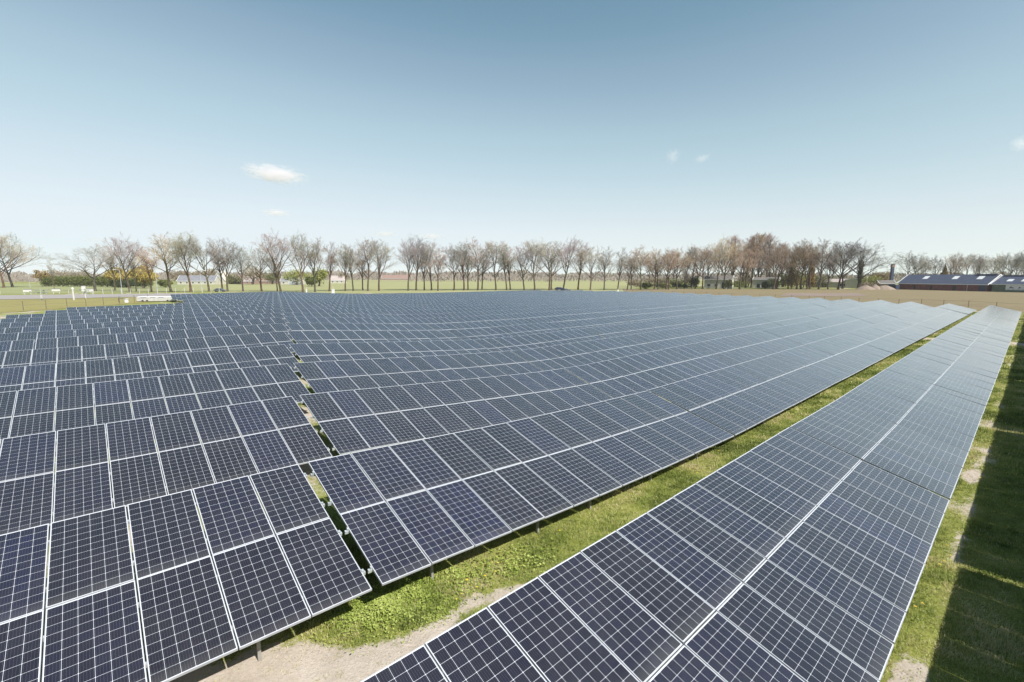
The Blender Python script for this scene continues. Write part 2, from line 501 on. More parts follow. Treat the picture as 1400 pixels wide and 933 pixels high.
def patch(name, corners, mat, lift, nu=24, nv=10):
    """terrain-following sheet over a quad of ground points (in order)"""
    c = [np.array(p[:2]) for p in corners]
    u = np.linspace(0, 1, nu)[:, None, None]; v = np.linspace(0, 1, nv)[None, :, None]
    P = (c[0] * (1 - u) + c[1] * u) * (1 - v) + (c[3] * (1 - u) + c[2] * u) * v
    Z = ground(P[..., 0], P[..., 1]) + lift
    i = np.arange(nu * nv).reshape(nu, nv)
    q = np.stack([i[:-1, :-1], i[1:, :-1], i[1:, 1:], i[:-1, 1:]], -1).reshape(-1, 4)
    o = obj(name, np_mesh(name, np.dstack([P, Z]).reshape(-1, 3), q, mat, True))
    return tag(o, kind='structure')

# ------------------------------------------------------------------ solar tables
def uv_quad(me, uvs):
    l = me.uv_layers.new(name="UVMap")
    l.data.foreach_set("uv", np.asarray(uvs, np.float32).ravel())

def slab_mesh(name, inset, z0, z1, mats):
    """panel slab: local x 0..PW, y -PL..0 (y=0 is the high edge); top face carries the cell UVs"""
    mb = MB()
    i = inset
    mb.hexa([(i, -PL + i, z0), (PW - i, -PL + i, z0), (PW - i, -i, z0), (i, -i, z0), (i, -PL + i, z1), (PW - i, -PL + i, z1), (PW - i, -i, z1), (i, -i, z1)], 1)
    mb.mi[1] = 0
    me = mb.mesh(name, mats)
    uv = []
    for p in me.polygons:
        for li in p.loop_indices:
            v = me.vertices[me.loops[li].vertex_index].co
            uv.append((v.x, v.y + PL))
    uv_quad(me, uv)
    return me

def frame_mesh():
    mb = MB()
    w = .0070
    mb.box(0, w, -PL, 0, -.04, 0); mb.box(PW - w, PW, -PL, 0, -.04, 0)
    mb.box(w, PW - w, -w, 0, -.04, 0); mb.box(w, PW - w, -PL, -PL + w, -.04, 0)
    return mb.mesh("frame", M['alu'])

LAMINATE = slab_mesh("solar_panel", .0068, -.012, -.003, [M['cells'], M['alu']])
FRAME = frame_mesh()
SLAB = slab_mesh("solar_panel", 0, -.04, 0, [M['cells'], M['alu']])

def unit_post(w, d):
    """lipped C-section post, top at z=0, 1 m long downwards (scaled in z)"""
    mb = MB(); th = .006
    mb.box(-w / 2, w / 2, -d / 2, -d / 2 + th, -1, 0)
    mb.box(-w / 2, -w / 2 + th, -d / 2 + th, d / 2, -1, 0)
    mb.box(w / 2 - th, w / 2, -d / 2 + th, d / 2, -1, 0)
    return mb.mesh("post", M['post_steel'])
M['post_steel'] = simple_mat("dull_zinc_post", (.27, .26, .235), .6, .3, .15, 6)
POST = unit_post(.055, .05)

def unit_rafter():
    mb = MB(); mb.box(-.03, .03, -1, 0, -.09, 0)
    return mb.mesh("rafter", M['steel'])
RAFTER = unit_rafter()

def skew(k, s):
    return .0060 * (s - 1.67) if k == 0 else 0.0      # the single row stands half a degree off the others

def col_frame(k, s0, s1, dz=0.0, dti=0.0):
    """origin and axes of a panel column between two row coordinates on row k"""
    z0, z1 = zh(k, s0) + dz, zh(k, s1) + dz
    x0, y0 = st(s0, tk(k) + skew(k, s0)); x1, y1 = st(s1, tk(k) + skew(k, s1))
    a = Vector((x1 - x0, y1 - y0, z1 - z0)).normalized()
    ah = Vector((DA[0], DA[1], 0))
    r = Vector((DB[0], DB[1], 0))               # level, away from the camera
    n = a.cross(r).normalized()                 # roughly up
    if n.z < 0: n = -n
    ti = TIK.get(k, TI) + dti
    up = (r * math.cos(ti) + n * math.sin(ti)).normalized()   # up the slope
    nn = a.cross(up).normalized()
    return Vector((x0, y0, z0)), a, up, nn

def mat4(o, a, up, n):
    m = Matrix.Identity(4)
    for i in range(3):
        m[i][0], m[i][1], m[i][2], m[i][3] = a[i], up[i], n[i], o[i]
    return m

ORD = ["first", "second", "third", "fourth", "fifth", "sixth", "seventh", "eighth", "ninth", "tenth", "eleventh", "twelfth", "thirteenth",
       "fourteenth", "fifteenth", "sixteenth", "seventeenth", "eighteenth", "nineteenth", "twentieth", "twenty-first", "twenty-second", "twenty-third", "twenty-fourth"]

def table_label(k, j):
    """j: 0,1,2.. counted from the cross gap towards the barn; -1,-2.. from the gap towards the hedge"""
    if k == 0:
        return f"solar table of the single row beside the shaded grass, {ORD[j]} from the camera"
    row = "front row beside the grass aisle" if k == 1 else f"{ORD[k - 1]} row behind the grass aisle"
    side = f"{ORD[j]} past the cross gap towards the barn" if j >= 0 else f"{ORD[-j - 1]} past the cross gap towards the hedge"
    return f"solar table, {row}, {side}"

rng = random.Random(7)
V_PUR = (.42, 1.50, 2.42, 3.50)
def build_table(k, s0, ncol, j):
    s1 = s0 + ncol * PP
    sm = (s0 + s1) / 2; tm = tk(k) - 1.9 + skew(k, sm)
    bx, by = st(sm, tm)
    base = Vector((bx, by, float(ground(bx, by))))
    # nearest point of the table to the camera
    near = math.hypot(min(max(0, s0), s1), tk(k) - 1.9)
    tier = 'A' if near < 24 else ('B' if near < 62 else 'C')
    label = table_label(k, j)
    grp = "solar tables in the field"
    dz, dti = (rng.uniform(-.02, .02), R(rng.uniform(-.45, .45))) if s0 > 12 else (0.0, 0.0)
    if k == 0 and s0 > 12: dti, dz = -R(.5) + dti * .3, dz * .3
    cols = [col_frame(k, s0 + c * PP + .01, s0 + c * PP + .01 + PW, dz, dti) for c in range(ncol)]
    if tier == 'C':
        vs, fs, mi, uvs = [], [], [], []
        for c, (o, a, up, n) in enumerate(cols):
            for r in (0, 1):
                oo = o - up * (PH * r) - base
                top = [oo - up * PL, oo + a * PW - up * PL, oo + a * PW, oo]
                b = len(vs)
                vs += [tuple(p - n * .04) for p in top] + [tuple(p) for p in top]
                u0 = (c * 2 + r) * 10
                fs.append([b + 4, b + 5, b + 6, b + 7]); mi.append(0)
                uvs += [(u0, 0), (u0 + PW, 0), (u0 + PW, PL), (u0, PL)]
                for q in ((3, 2, 1, 0), (0, 1, 5, 4), (1, 2, 6, 5), (2, 3, 7, 6), (3, 0, 4, 7)):
                    fs.append([b + i for i in q]); mi.append(1)
                    uvs += [(u0, 0)] * 4
        # posts
        for c in range(1, ncol, 3):
            o, a, up, n = cols[c]
            for v in (.8, 3.38):
                p = o - up * v - n * .12
                g = float(ground(p.x, p.y)) - .2
                b = len(vs)
                q = [(-.03, -.03), (.03, -.03), (.03, .03), (-.03, .03)]
                vs += [(p.x + x - base.x, p.y + y - base.y, g - base.z) for x, y in q] + [(p.x + x - base.x, p.y + y - base.y, p.z - base.z) for x, y in q]
                for f in ((0, 1, 5, 4), (1, 2, 6, 5), (2, 3, 7, 6), (3, 0, 4, 7)):
                    fs.append([b + i for i in f]); mi.append(2); uvs += [(0, 0)] * 4
        me = bpy.data.meshes.new("solar_table")
        me.from_pydata(vs, [], fs)
        for m_ in (M['cells'], M['alu'], M['steel']): me.materials.append(m_)
        me.polygons.foreach_set("material_index", mi)
        uv_quad(me, uvs)
        me.update()
        o = obj("solar_table", me, None, base)
        tag(o, label, "solar table", grp)
        return
    root = empty("solar_table", base)
    tag(root, label, "solar table", grp)
    def place(name, mesh, mw, parent=root):
        ob = bpy.data.objects.new(name, mesh)
        COL.objects.link(ob)
        ob.parent = parent
        ob.matrix_local = Matrix.Translation(-base) @ mw
        return ob
    for c, (o, a, up, n) in enumerate(cols):
        for r in (0, 1):
            # hand-mounted: a few millimetres and tenths of a degree of play
            jit = Matrix.Translation((rng.uniform(-.002, .002), rng.uniform(-.003, .003), rng.uniform(-.003, .002))) @ Matrix.Rotation(R(rng.uniform(-.35, .35)), 4, 'X') @ Matrix.Rotation(R(rng.uniform(-.25, .25)), 4, 'Y')
            mw = mat4(o - up * (PH * r), a, up, n) @ jit
            if tier == 'A':
                p = place("solar_panel", LAMINATE, mw)
                f = bpy.data.objects.new("frame", FRAME); COL.objects.link(f); f.parent = p
            else:
                place("solar_panel", SLAB, mw)
    # purlins follow the columns, their ends stick out past the panels
    for v in V_PUR:
        mb = MB()
        pts = [o - up * v - n * .075 for (o, a, up, n) in cols]
        o, a, up, n = cols[-1]
        pts.append(o + a * PW - up * v - n * .075)
        pts[0] = pts[0] - cols[0][1] * (.07 if (k > 0 and j == 0) else .01); pts[-1] = pts[-1] + a * (.07 if (k > 0 and j == -1) else .01)
        for i in range(len(pts) - 1):
            mb.bar(pts[i] - base, pts[i + 1] - base, .045, .065, cols[i][3])
        mb.build("purlin", M['steel'], root)
        if tier == 'A' and k > 0 and j in (0, -1):
            mc = MB()
            for e, (q, ax) in ([(0, (pts[0], cols[0][1]))] if j == 0 else [(1, (pts[-1], -a))]):
                nn = cols[0][3] if e == 0 else n
                mc.bar(q - base + ax * .055 + nn * .033, q - base + ax * .055 + nn * .085, .03, .04, up)
                mc.bar(q - base + ax * .035 + nn * .083, q - base + ax * .078 + nn * .083, .05, .006, nn)
            mc.build("end_clamp", M['steel'], root)
    npost = 5 if ncol > 8 else 3
    for i in range(npost):
        c = min(ncol - 1, int(round((i + .5) / npost * ncol - .5)))
        o, a, up, n = cols[c]
        o2 = o + a * (PW * .35)
        for v in (.78, 3.36):
            p = o2 - up * v - n * .19
            g = float(ground(p.x, p.y)) - .15
            place("post", POST, Matrix.Translation(p) @ Matrix.Rotation(-AZ, 4, 'Z') @ Matrix.Scale(p.z - g, 4, (0, 0, 1)))
        place("rafter", RAFTER, mat4(o2 - up * .2 - n * .109, a, up, n) @ Matrix.Scale(3.5, 4, (0, 1, 0)))
    if tier == 'A':
        # string cable sagging from clip to clip under the middle purlin
        mb = MB()
        pts = []
        for c, (o, a, up, n) in enumerate(cols):
            pts.append(o - up * 1.72 - n * .10 - base)
            pts.append(o + a * .5 - up * 1.72 - n * (.17 + rng.uniform(0, .06)) - base)
        mb.tube(pts, [.008] * len(pts), 4)
        mb.build("string_cable", M['cable'], root)

M['cable'] = simple_mat("black_cable", (.02, .02, .02), .5)
GAP_S = (3.29, 5.15, 6.90, 8.62, 10.42, 12.15, 13.9, 15.62, 17.35)
GAP0 = lambda k: GAP_S[k - 1] if k < 10 else 17.35 + 1.74 * (k - 9)      # where the cross gap ends on row k
GAPW = .08
TP = 14 * PP + GAPW
END = {1: 8, 2: 8.5, 3: 9, 4: 9, 5: 9, 6: 9, 7: 9, 8: 9, 9: 9, 10: 9, 11: 9, 12: 9, 13: 9, 14: 9, 15: 8.5, 16: 8.5, 17: 8, 18: 8, 19: 7.5, 20: 7}
def table_run():
    # row 0, the single row between the aisle and the shaded strip
    s = 1.67; j = 1
    build_table(0, 1.67 - TP, 14, 0)
    for i in range(8):
        n = 14
        build_table(0, s, n, j); s += n * PP + GAPW; j += 1
    for k in range(1, NROW + 1):
        s = GAP0(k)
        q = END[k]; j = 0
        while q > 0:
            n = 14 if q >= 1 else 7
            build_table(k, s, n, j); s += n * PP + GAPW; q -= 1; j += 1
        # towards the hedge
        e = GAP0(k) - (.20 if k == 1 else .24)
        lim = {11: -8.6, 12: -5.6, 13: -4.0}.get(k, -40 if k < 11 else 12.5)
        nt_ = 1 if k < 6 else 2
        jj = -1
        for i in range(nt_):
            n = 15
            while e - n * PP < lim and n > 0: n -= 1
            if n < 3: break
            build_table(k, e - n * PP, n, jj); e -= n * PP + GAPW; jj -= 1
table_run()
# the row on the other side of the camera, whose shade falls into the frame
def shade_row():
    k = 0
    PROFk = Z_TAB[0]
    for i in range(8):
        s0 = -0.13 + i * (14 * PP + .14)
        t0 = -1.16 + skew(0, s0 + 7)
        sm = s0 + 7 * PP
        bx, by = st(sm, t0 - 1.9)
        base = Vector((bx, by, float(ground(bx, by))))
        root = empty("solar_table", base)
        tag(root, f"solar table beyond the shaded strip beside the camera, {ORD[i]} along its row", "solar table", "solar tables in the field")
        for c in range(14):
            sa = s0 + c * PP + .01
            x0, y0 = st(sa, t0)
            z0, z1 = zh(0, sa), zh(0, sa + PW)
            a = Vector((DA[0] * PW, DA[1] * PW, z1 - z0)).normalized()
            r = Vector((DB[0], DB[1], 0)); n = a.cross(r).normalized()
            up = (r * math.cos(TI) + n * math.sin(TI)).normalized(); nn = a.cross(up).normalized()
            for q in (0, 1):
                ob = bpy.data.objects.new("solar_panel", SLAB); COL.objects.link(ob); ob.parent = root
                ob.matrix_local = Matrix.Translation(-base) @ mat4(Vector((x0, y0, z0)) - up * PH * q, a, up, nn) @ Matrix.Scale(1.009, 4, (1, 0, 0))
            if c % 3 == 1:
                for v in (.78, 3.36):
                    p = Vector((x0, y0, z0)) - up * v - nn * .05
                    g = float(ground(p.x, p.y)) - .15
                    ob = bpy.data.objects.new("post", POST); COL.objects.link(ob); ob.parent = root
                    ob.matrix_local = Matrix.Translation(-base) @ Matrix.Translation(p) @ Matrix.Rotation(-AZ, 4, 'Z') @ Matrix.Scale(p.z - g, 4, (0, 0, 1))
shade_row()

# ------------------------------------------------------------------ grass, weeds, dandelions
def mat_blades(name, ramp, transl=.35):
    m, n, l, b = new_mat(name)
    nb = NB(m.node_tree)
    at = n.new("ShaderNodeAttribute"); at.attribute_name = "tone"
    c = nb.ramp(at.outputs["Fac"], ramp)
    l.new(c, b.inputs["Base Color"])
    b.inputs["Roughness"].default_value = .6
    b.inputs["Specular IOR Level"].default_value = .25
    tr = n.new("ShaderNodeBsdfTranslucent"); l.new(c, tr.inputs[0])
    mx = n.new("ShaderNodeMixShader"); mx.inputs[0].default_value = transl
    l.new(b.outputs[0], mx.inputs[1]); l.new(tr.outputs[0], mx.inputs[2])
    l.new(mx.outputs[0], n["Material Output"].inputs["Surface"])
    return m
M['grass'] = mat_blades("spring_grass", [(0, (.085, .12, .02)), (.3, (.215, .27, .055)), (.65, (.355, .39, .11)), (.88, (.50, .46, .19)), (1, (.62, .54, .33))])
M['weed'] = mat_blades("broadleaf_weeds", [(0, (.085, .125, .016)), (.5, (.27, .34, .065)), (1, (.44, .49, .15))], .3)

def grass_sheet(name, zones, label_kind='stuff', seed=1):
    """zones: (s0,s1,t0,t1, tufts per m2, blades per tuft, blade height, blade width)"""
    g = np.random.default_rng(seed)
    V, F, TN = [], [], []
    base = 0
    for s0, s1, t0, t1, dens, nb_, bh, bw in zones:
        n = int((s1 - s0) * (t1 - t0) * dens)
        s = g.uniform(s0, s1, n); t = g.uniform(t0, t1, n)
        sm = sand_mask(s, t) + .35 * (fbm(s * 3, t * 3, 17) - .5)
        clump = fbm(s * 1.6, t * 1.6, 77)
        keep = g.random(n) < np.clip(1.25 - 2.1 * sm, .07, 1) * np.clip(.35 + 1.3 * clump, 0, 1)
        s, t, sm, clump = s[keep], t[keep], sm[keep], clump[keep]
        n = len(s)
        tone_t = np.clip(.45 + 1.9 * (fbm(s * .8, t * .8, 41) - .5) + .8 * (fbm(s * 4, t * 4, 43) - .5) + .25 * sm, 0, 1)
        size = (.45 + 1.1 * clump ** 1.5) * (1 - .4 * sm)
        k = nb_
        S = np.repeat(s, k); T = np.repeat(t, k)
        ang = g.uniform(0, 2 * np.pi, n * k)
        rad = g.uniform(0, 1, n * k) ** .7 * bw * 9
        X = S * DA[0] + T * DB[0] + np.cos(ang) * rad; Y = S * DA[1] + T * DB[1] + np.sin(ang) * rad
        Z = ground(X, Y) - .01
        h = bh * np.repeat(size, k) * g.uniform(.5, 1.25, n * k)
        h = np.where(g.random(n * k) < .03, h * 1.9, h)
        w = bw * g.uniform(.7, 1.3, n * k)
        lean = g.uniform(.15, .9, n * k)
        la = ang + g.normal(0, .5, n * k)
        lx, ly = np.cos(la) * lean, np.sin(la) * lean
        px, py = -np.sin(la + g.normal(0, .6, n * k)), np.cos(la)
        b0 = np.stack([X - px * w / 2, Y - py * w / 2, Z], -1); b1 = np.stack([X + px * w / 2, Y + py * w / 2, Z], -1)
        mx, my, mz = X + lx * h * .35, Y + ly * h * .35, Z + h * .62
        m0 = np.stack([mx - px * w * .35, my - py * w * .35, mz], -1); m1 = np.stack([mx + px * w * .35, my + py * w * .35, mz], -1)
        tp = np.stack([X + lx * h * 1.0, Y + ly * h * 1.0, Z + h * (.98 - .35 * lean)], -1)
        N = n * k
        V.append(np.stack([b0, b1, m1, m0, tp], 1).reshape(-1, 3))
        i = base + np.arange(N) * 5
        F.append(np.concatenate([np.stack([i, i + 1, i + 2], -1), np.stack([i, i + 2, i + 3], -1), np.stack([i + 3, i + 2, i + 4], -1)]))
        tn = np.clip(np.repeat(tone_t, k) + g.normal(0, .13, N), 0, 1)
        dead = g.random(N) < .05
        tn = np.where(dead, 1.0, tn)
        TN.append(np.repeat(tn, 5))
        base += N * 5
    me = np_mesh(name, np.concatenate(V), np.concatenate(F), M['grass'])
    a = me.attributes.new("tone", 'FLOAT', 'POINT')
    a.data.foreach_set("value", np.concatenate(TN).astype(np.float32))
    return tag(obj(name, me), kind='stuff')

grass_sheet("aisle_grass", [(-5, 9, 4.3, 9.0, 520, 7, .085, .007), (9, 24, 3.9, 8.6, 300, 7, .10, .010), (24, 60, 3.6, 8.4, 70, 7, .15, .022), (60, 124, 3.4, 8.2, 22, 7, .19, .045),
                            (2.0, 6.5, 9.0, 13.5, 220, 7, .10, .010), (4.5, 8.0, 15.5, 20.5, 200, 7, .11, .012), (6.5, 10.0, 22.0, 27.0, 150, 7, .12, .014)], seed=2)
grass_sheet("strip_grass", [(5.5, 22, -3.2, 1.15, 420, 7, .085, .0075), (22, 48, -3.0, 1.3, 150, 7, .12, .014), (48, 122, -3.5, 1.6, 30, 7, .17, .035)], seed=3)

def weed_patch(name, blobs, seed, label=None):
    g = np.random.default_rng(seed)
    V, F, TN = [], [], []; base = 0
    for s0, t0, rs, rt, n, size in blobs:
        s = g.normal(s0, rs, n); t = g.normal(t0, rt, n)
        tone = np.clip(.45 + 1.3 * (fbm(s * 2, t * 2, 91) - .5) + g.normal(0, .2, n), 0, 1)
        X = s * DA[0] + t * DB[0]; Y = s * DA[1] + t * DB[1]
        hgt = size * (1.2 + 5 * np.maximum(0, fbm(s * 3, t * 3, 5) - .35)) * g.uniform(.3, 1, n)
        Z = ground(X, Y) + hgt
        a = g.uniform(0, 2 * np.pi, n); L = size * g.uniform(.6, 1.3, n); W = L * g.uniform(.45, .75, n)
        tilt = g.uniform(-.1, .75, n)
        dx, dy = np.cos(a), np.sin(a)
        def P(u, v, dz): return np.stack([X + dx * u * np.cos(tilt) - dy * v, Y + dy * u * np.cos(tilt) + dx * v, Z + u * np.sin(tilt) * .8 + dz], -1)
        q = [P(-L * .5, 0, 0), P(-L * .15, W * .5, .12 * L), P(L * .3, W * .38, .10 * L), P(L * .55, 0, -.08 * L), P(L * .3, -W * .38, .10 * L), P(-L * .15, -W * .5, .12 * L)]
        V.append(np.stack(q, 1).reshape(-1, 3))
        i = base + np.arange(n) * 6
        F.append(np.concatenate([np.stack([i, i + 1, i + 2, i + 3], -1), np.stack([i, i + 3, i + 4, i + 5], -1)]))
        TN.append(np.repeat(tone, 6)); base += n * 6
    me = np_mesh(name, np.concatenate(V), np.concatenate(F), M['weed'])
    at = me.attributes.new("tone", 'FLOAT', 'POINT'); at.data.foreach_set("value", np.concatenate(TN).astype(np.float32))
    return tag(obj(name, me), kind='stuff')
weed_patch("clover_weeds", [(3.65, 7.45, .45, .26, 3000, .045), (3.2, 7.75, .3, .25, 1200, .04), (4.7, 7.35, .5, .28, 900, .045), (5.9, 7.2, .6, .28, 350, .055), (6.6, 6.9, .5, .25, 220, .06),
                            (4.2, 6.75, .35, .12, 700, .028), (8.5, 6.9, 1.6, .5, 300, .035), (12, .8, 3.5, .12, 500, .03), (10, -.8, 3, .5, 900, .035), (7.4, 9.9, .5, .5, 300, .04)], 12)

M['stone'] = simple_mat("field_stones", (.26, .235, .21), .9, 0, .25, 30)
def loose_stones():
    g = np.random.default_rng(9)
    V, F = [], []
    tet = np.array([(1, 0, -.4), (-.5, .85, -.4), (-.5, -.85, -.4), (.1, .05, .75)])
    fc = np.array([(0, 1, 3), (1, 2, 3), (2, 0, 3)])
    zones = [(-3, 3.3, 5.2, 7.8, 900), (3, 24, 4.4, 8, 500), (6, 24, -1.0, .95, 800)]
    base = 0
    for s0, s1, t0, t1, n in zones:
        s = g.uniform(s0, s1, n); t = g.uniform(t0, t1, n)
        k = sand_mask(s, t) > .45; s, t = s[k], t[k]
        for a, b in zip(s, t):
            x, y = st(a, b); r = min(.05, .008 + .008 * g.exponential())
            an = g.uniform(0, 6.28); c_, s_ = math.cos(an), math.sin(an)
            q = tet * r * g.uniform(.6, 1.4, 3)
            V.append(np.stack([x + q[:, 0] * c_ - q[:, 1] * s_, y + q[:, 0] * s_ + q[:, 1] * c_, float(ground(x, y)) + .006 + q[:, 2] * .8], -1)); F.append(fc + base); base += 4
    tag(obj("loose_stones", np_mesh("loose_stones", np.concatenate(V), np.concatenate(F), M['stone'])), kind='stuff')
loose_stones()
M['petal'] = simple_mat("dandelion_yellow", (.70, .54, .05), .6, 0, .1)
M['stalk'] = simple_mat("flower_stalk", (.16, .22, .06), .6)
def dandelions():
    g = random.Random(5)
    hb, sb = MB(), MB()
    for k in range(3):
        r0 = .022 - .006 * k; z0 = .10 + .004 * k
        n = 11
        for i in range(n):
            a = 2 * math.pi * (i + .5 * k) / n
            d = Vector((math.cos(a), math.sin(a), 0)); q = Vector((-math.sin(a), math.cos(a), 0))
            hb.poly([d * .003 + Vector((0, 0, z0)), d * r0 + q * .005 + Vector((0, 0, z0 + .004)), d * (r0 + .002) + Vector((0, 0, z0 + .003)), d * r0 - q * .005 + Vector((0, 0, z0 + .004))])
    sb.tube([(0, 0, 0), (.004, 0, .05), (0, 0, .10)], [.003, .0025, .003], 5)
    hm, sm = hb.mesh("flower_head", M['petal']), sb.mesh("stalk", M['stalk'])
    spots = [(g.gauss(5.5, .35), g.gauss(7.25, .12)) for _ in range(5)] + [(g.gauss(5.0, .3), g.gauss(6.85, .1)) for _ in range(3)]
    aisle = [(g.uniform(8, 40), g.uniform(5.2, 7.6)) for _ in range(7)] + [(g.gauss(14.6, .25), g.gauss(6.9, .12)) for _ in range(8)]
    strip = [(g.uniform(8, 26), g.uniform(.62, .98)) for _ in range(13)]
    for lst, lab in ((spots, "yellow dandelion in the leafy weeds by the corner post"), (aisle, "yellow dandelion in the grass aisle between the two front rows"), (strip, "yellow dandelion on the narrow sunny strip beside the shade")):
        for s, t in lst:
            x, y = st(s, t)
            o = empty("dandelion", (x, y, float(ground(x, y))), g.uniform(0, 6))
            sc = g.uniform(.7, 1.15); o.scale = (sc, sc, sc * g.uniform(.7, 1.1))
            tag(o, lab, "flower", "dandelions in the grass")
            obj("stalk", sm, o); obj("flower_head", hm, o)
dandelions()

# ------------------------------------------------------------------ land beyond the field
def wp(px, depth): 
    return Vector(((px - 700) / F_PX * depth * math.cos(PITCH) + (px - 700) / F_PX * CAM_H * .13, depth, 0))
patch("meadow", [wp(235, 196), wp(850, 208), wp(905, 640), wp(255, 640)], M['meadow'], .03, 40, 30)
patch("lawn", [wp(-60, 176), wp(245, 196), wp(255, 420), wp(-140, 420)], M['lawn'], .05, 30, 20)
patch("sandy_field", [st(124, -14), st(152, 104), tuple(wp(850, 262)[:2]), tuple(wp(1500, 236)[:2])], M['tilled'], .04, 40, 30)
patch("soil_strip", [gp(1065, 405.5), gp(1190, 405.5), gp(1172, 401.5), gp(1075, 401.5)], M['soil'], .09, 12, 6)
patch("road", [wp(-90, 117), wp(262, 143), wp(262, 171), wp(-90, 160)], M['road'], .06, 30, 8)
patch("verge", [(-85, 60), (-84, 112), tuple(wp(262, 142)[:2]), tuple(wp(-120, 114)[:2])], M['verge'], .05, 16, 10)
patch("far_pasture", [wp(-200, 640), wp(1600, 640), wp(1600, 1900), wp(-200, 1900)], M['meadow'], .15, 40, 20)

# ------------------------------------------------------------------ trees
def mat_bark(name, c1, c2, use_col=True):
    m, n, l, b = new_mat(name)
    nb = NB(m.node_tree)
    f = nb.noise(nb.objco(), 14, 4)
    c = nb.ramp(f, [(.3, c1), (.7, c2)])
    oi = n.new("ShaderNodeObjectInfo")
    mx = n.new("ShaderNodeMix"); mx.data_type = 'RGBA'; mx.blend_type = 'MULTIPLY'; mx.inputs[0].default_value = 1
    l.new(c, mx.inputs[6]); l.new(oi.outputs["Color"], mx.inputs[7])
    l.new(mx.outputs[2] if use_col else c, b.inputs["Base Color"])
    b.inputs["Roughness"].default_value = .9
    b.inputs["Specular IOR Level"].default_value = .2
    return m
M['bark'] = mat_bark("tree_bark", (.055, .044, .033), (.135, .105, .078))
M['twig'] = mat_bark("bare_twigs", (.25, .218, .182), (.345, .305, .255))

def tree_mesh(seed, kind):
    g = random.Random(seed)
    tk_, cr = MB(), MB()
    cfg = {
        'oak':    dict(bole=.22, nl=10, ang=(38, 68), l1=.50, up=.10, lead=.62, n2=7, n3=5, n4=8),
        'vase':   dict(bole=.24, nl=10, ang=(20, 50), l1=.54, up=.16, lead=.64, n2=7, n3=5, n4=8),
        'round':  dict(bole=.28, nl=11, ang=(30, 62), l1=.42, up=.14, lead=.68, n2=7, n3=5, n4=8),
        'slim':   dict(bole=.28, nl=12, ang=(18, 40), l1=.36, up=.22, lead=.76, n2=7, n3=5, n4=8),
        'poplar': dict(bole=.14, nl=22, ang=(14, 30), l1=.30, up=.30, lead=.92, n2=7, n3=5, n4=8),
    }[kind]
    def path(p, d, L, n, wob, up):
        pts = [p.copy()]
        for i in range(n):
            d = (d + Vector((g.gauss(0, wob), g.gauss(0, wob), g.gauss(0, wob * .6) + up / n))).normalized()
            p = p + d * (L / n); pts.append(p.copy())
        return pts, d
    def sub(pts, u):
        x = u * (len(pts) - 1); i = min(int(x), len(pts) - 2)
        return pts[i].lerp(pts[i + 1], x - i), (pts[i + 1] - pts[i]).normalized()
    def side(d, ang, az):
        a = d.cross(Vector((.3, .1, .9))); 
        if a.length < .1: a = d.cross(Vector((1, 0, 0)))
        a.normalize(); b = d.cross(a)
        r = a * math.cos(az) + b * math.sin(az)
        return (d * math.cos(ang) + r * math.sin(ang)).normalized()
    H = 1.0
    trunk, d = path(Vector((0, 0, -.02)), Vector((g.gauss(0, .03), g.gauss(0, .03), 1)), cfg['lead'], 8, .05, .05)
    r0 = .0165
    rads = [r0 * (1.35 if i == 0 else 1) * (1 - .86 * (i / 8) ** 1.2) for i in range(9)]
    tk_.tube(trunk, rads, 7)
    def grow(pts, r, lvl, L):
        n = (cfg['n2'], cfg['n3'], cfg['n4'])[lvl]
        for i in range(n):
            u = .22 + .78 * (i + g.random()) / n
            p, dd = sub(pts, min(u, .995))
            l2 = L * (.62, .55, .50)[lvl] * g.uniform(.7, 1.2) * (1.1 - .45 * u)
            ang = R(g.uniform(22, 52))
            nd = side(dd, ang, g.uniform(0, 6.28))
            rr = r * (.5, .5, .55)[lvl] * (1.05 - .5 * u)
            if lvl == 2:
                q, _ = path(p, nd, l2 * 1.25, 2, .16, .10)
                cr.tube(q, [max(rr, .00062), .00054, .0004], 3, cap=False)
            else:
                q, _ = path(p, nd, l2, 4, .12, cfg['up'] * .7)
                cr.tube(q, [max(rr * (1 - .2 * k), .0008) for k in range(5)], 4 if lvl == 0 else 3, mi=1 if lvl == 0 else 0, cap=False)
                grow(q, rr, lvl + 1, l2)
    az = g.uniform(0, 6)
    for i in range(cfg['nl']):
        u = cfg['bole'] / cfg['lead'] + (1 - cfg['bole'] / cfg['lead']) * ((i + .3) / cfg['nl'])
        p, dd = sub(trunk, min(u, .99))
        az += 2.4 + g.uniform(-.4, .4)
        rel = i / max(1, cfg['nl'] - 1)
        L = cfg['l1'] * (1 - .38 * rel) * g.uniform(.8, 1.15)
        nd = side(Vector((0, 0, 1)), R(g.uniform(*cfg['ang']) * (1 - .3 * rel)), az)
        q, _ = path(p, nd, L, 6, .10, cfg['up'])
        rl = .0095 * (1 - .5 * rel) * (L / cfg['l1']) ** .8
        tk_.tube(q, [rl * (1 - .78 * k / 6) for k in range(7)], 5)
        grow(q, rl * .8, 0, L)
    q, _ = path(trunk[-1], d, .30 * (1 if cfg['lead'] < .9 else .25), 4, .08, .1)
    tk_.tube(q, [.0026, .002, .0016, .0012, .0009], 4)
    grow(q, .003, 0, .26)
    zs = sorted(v[2] for v in cr.v); top = zs[int(len(zs) * .997)]
    for mb in (tk_, cr):
        mb.v = [(x / top, y / top, z / top) for x, y, z in mb.v]
    return tk_.mesh("trunk", M['bark'], smooth=True), cr.mesh("crown", [M['twig'], M['bark']])

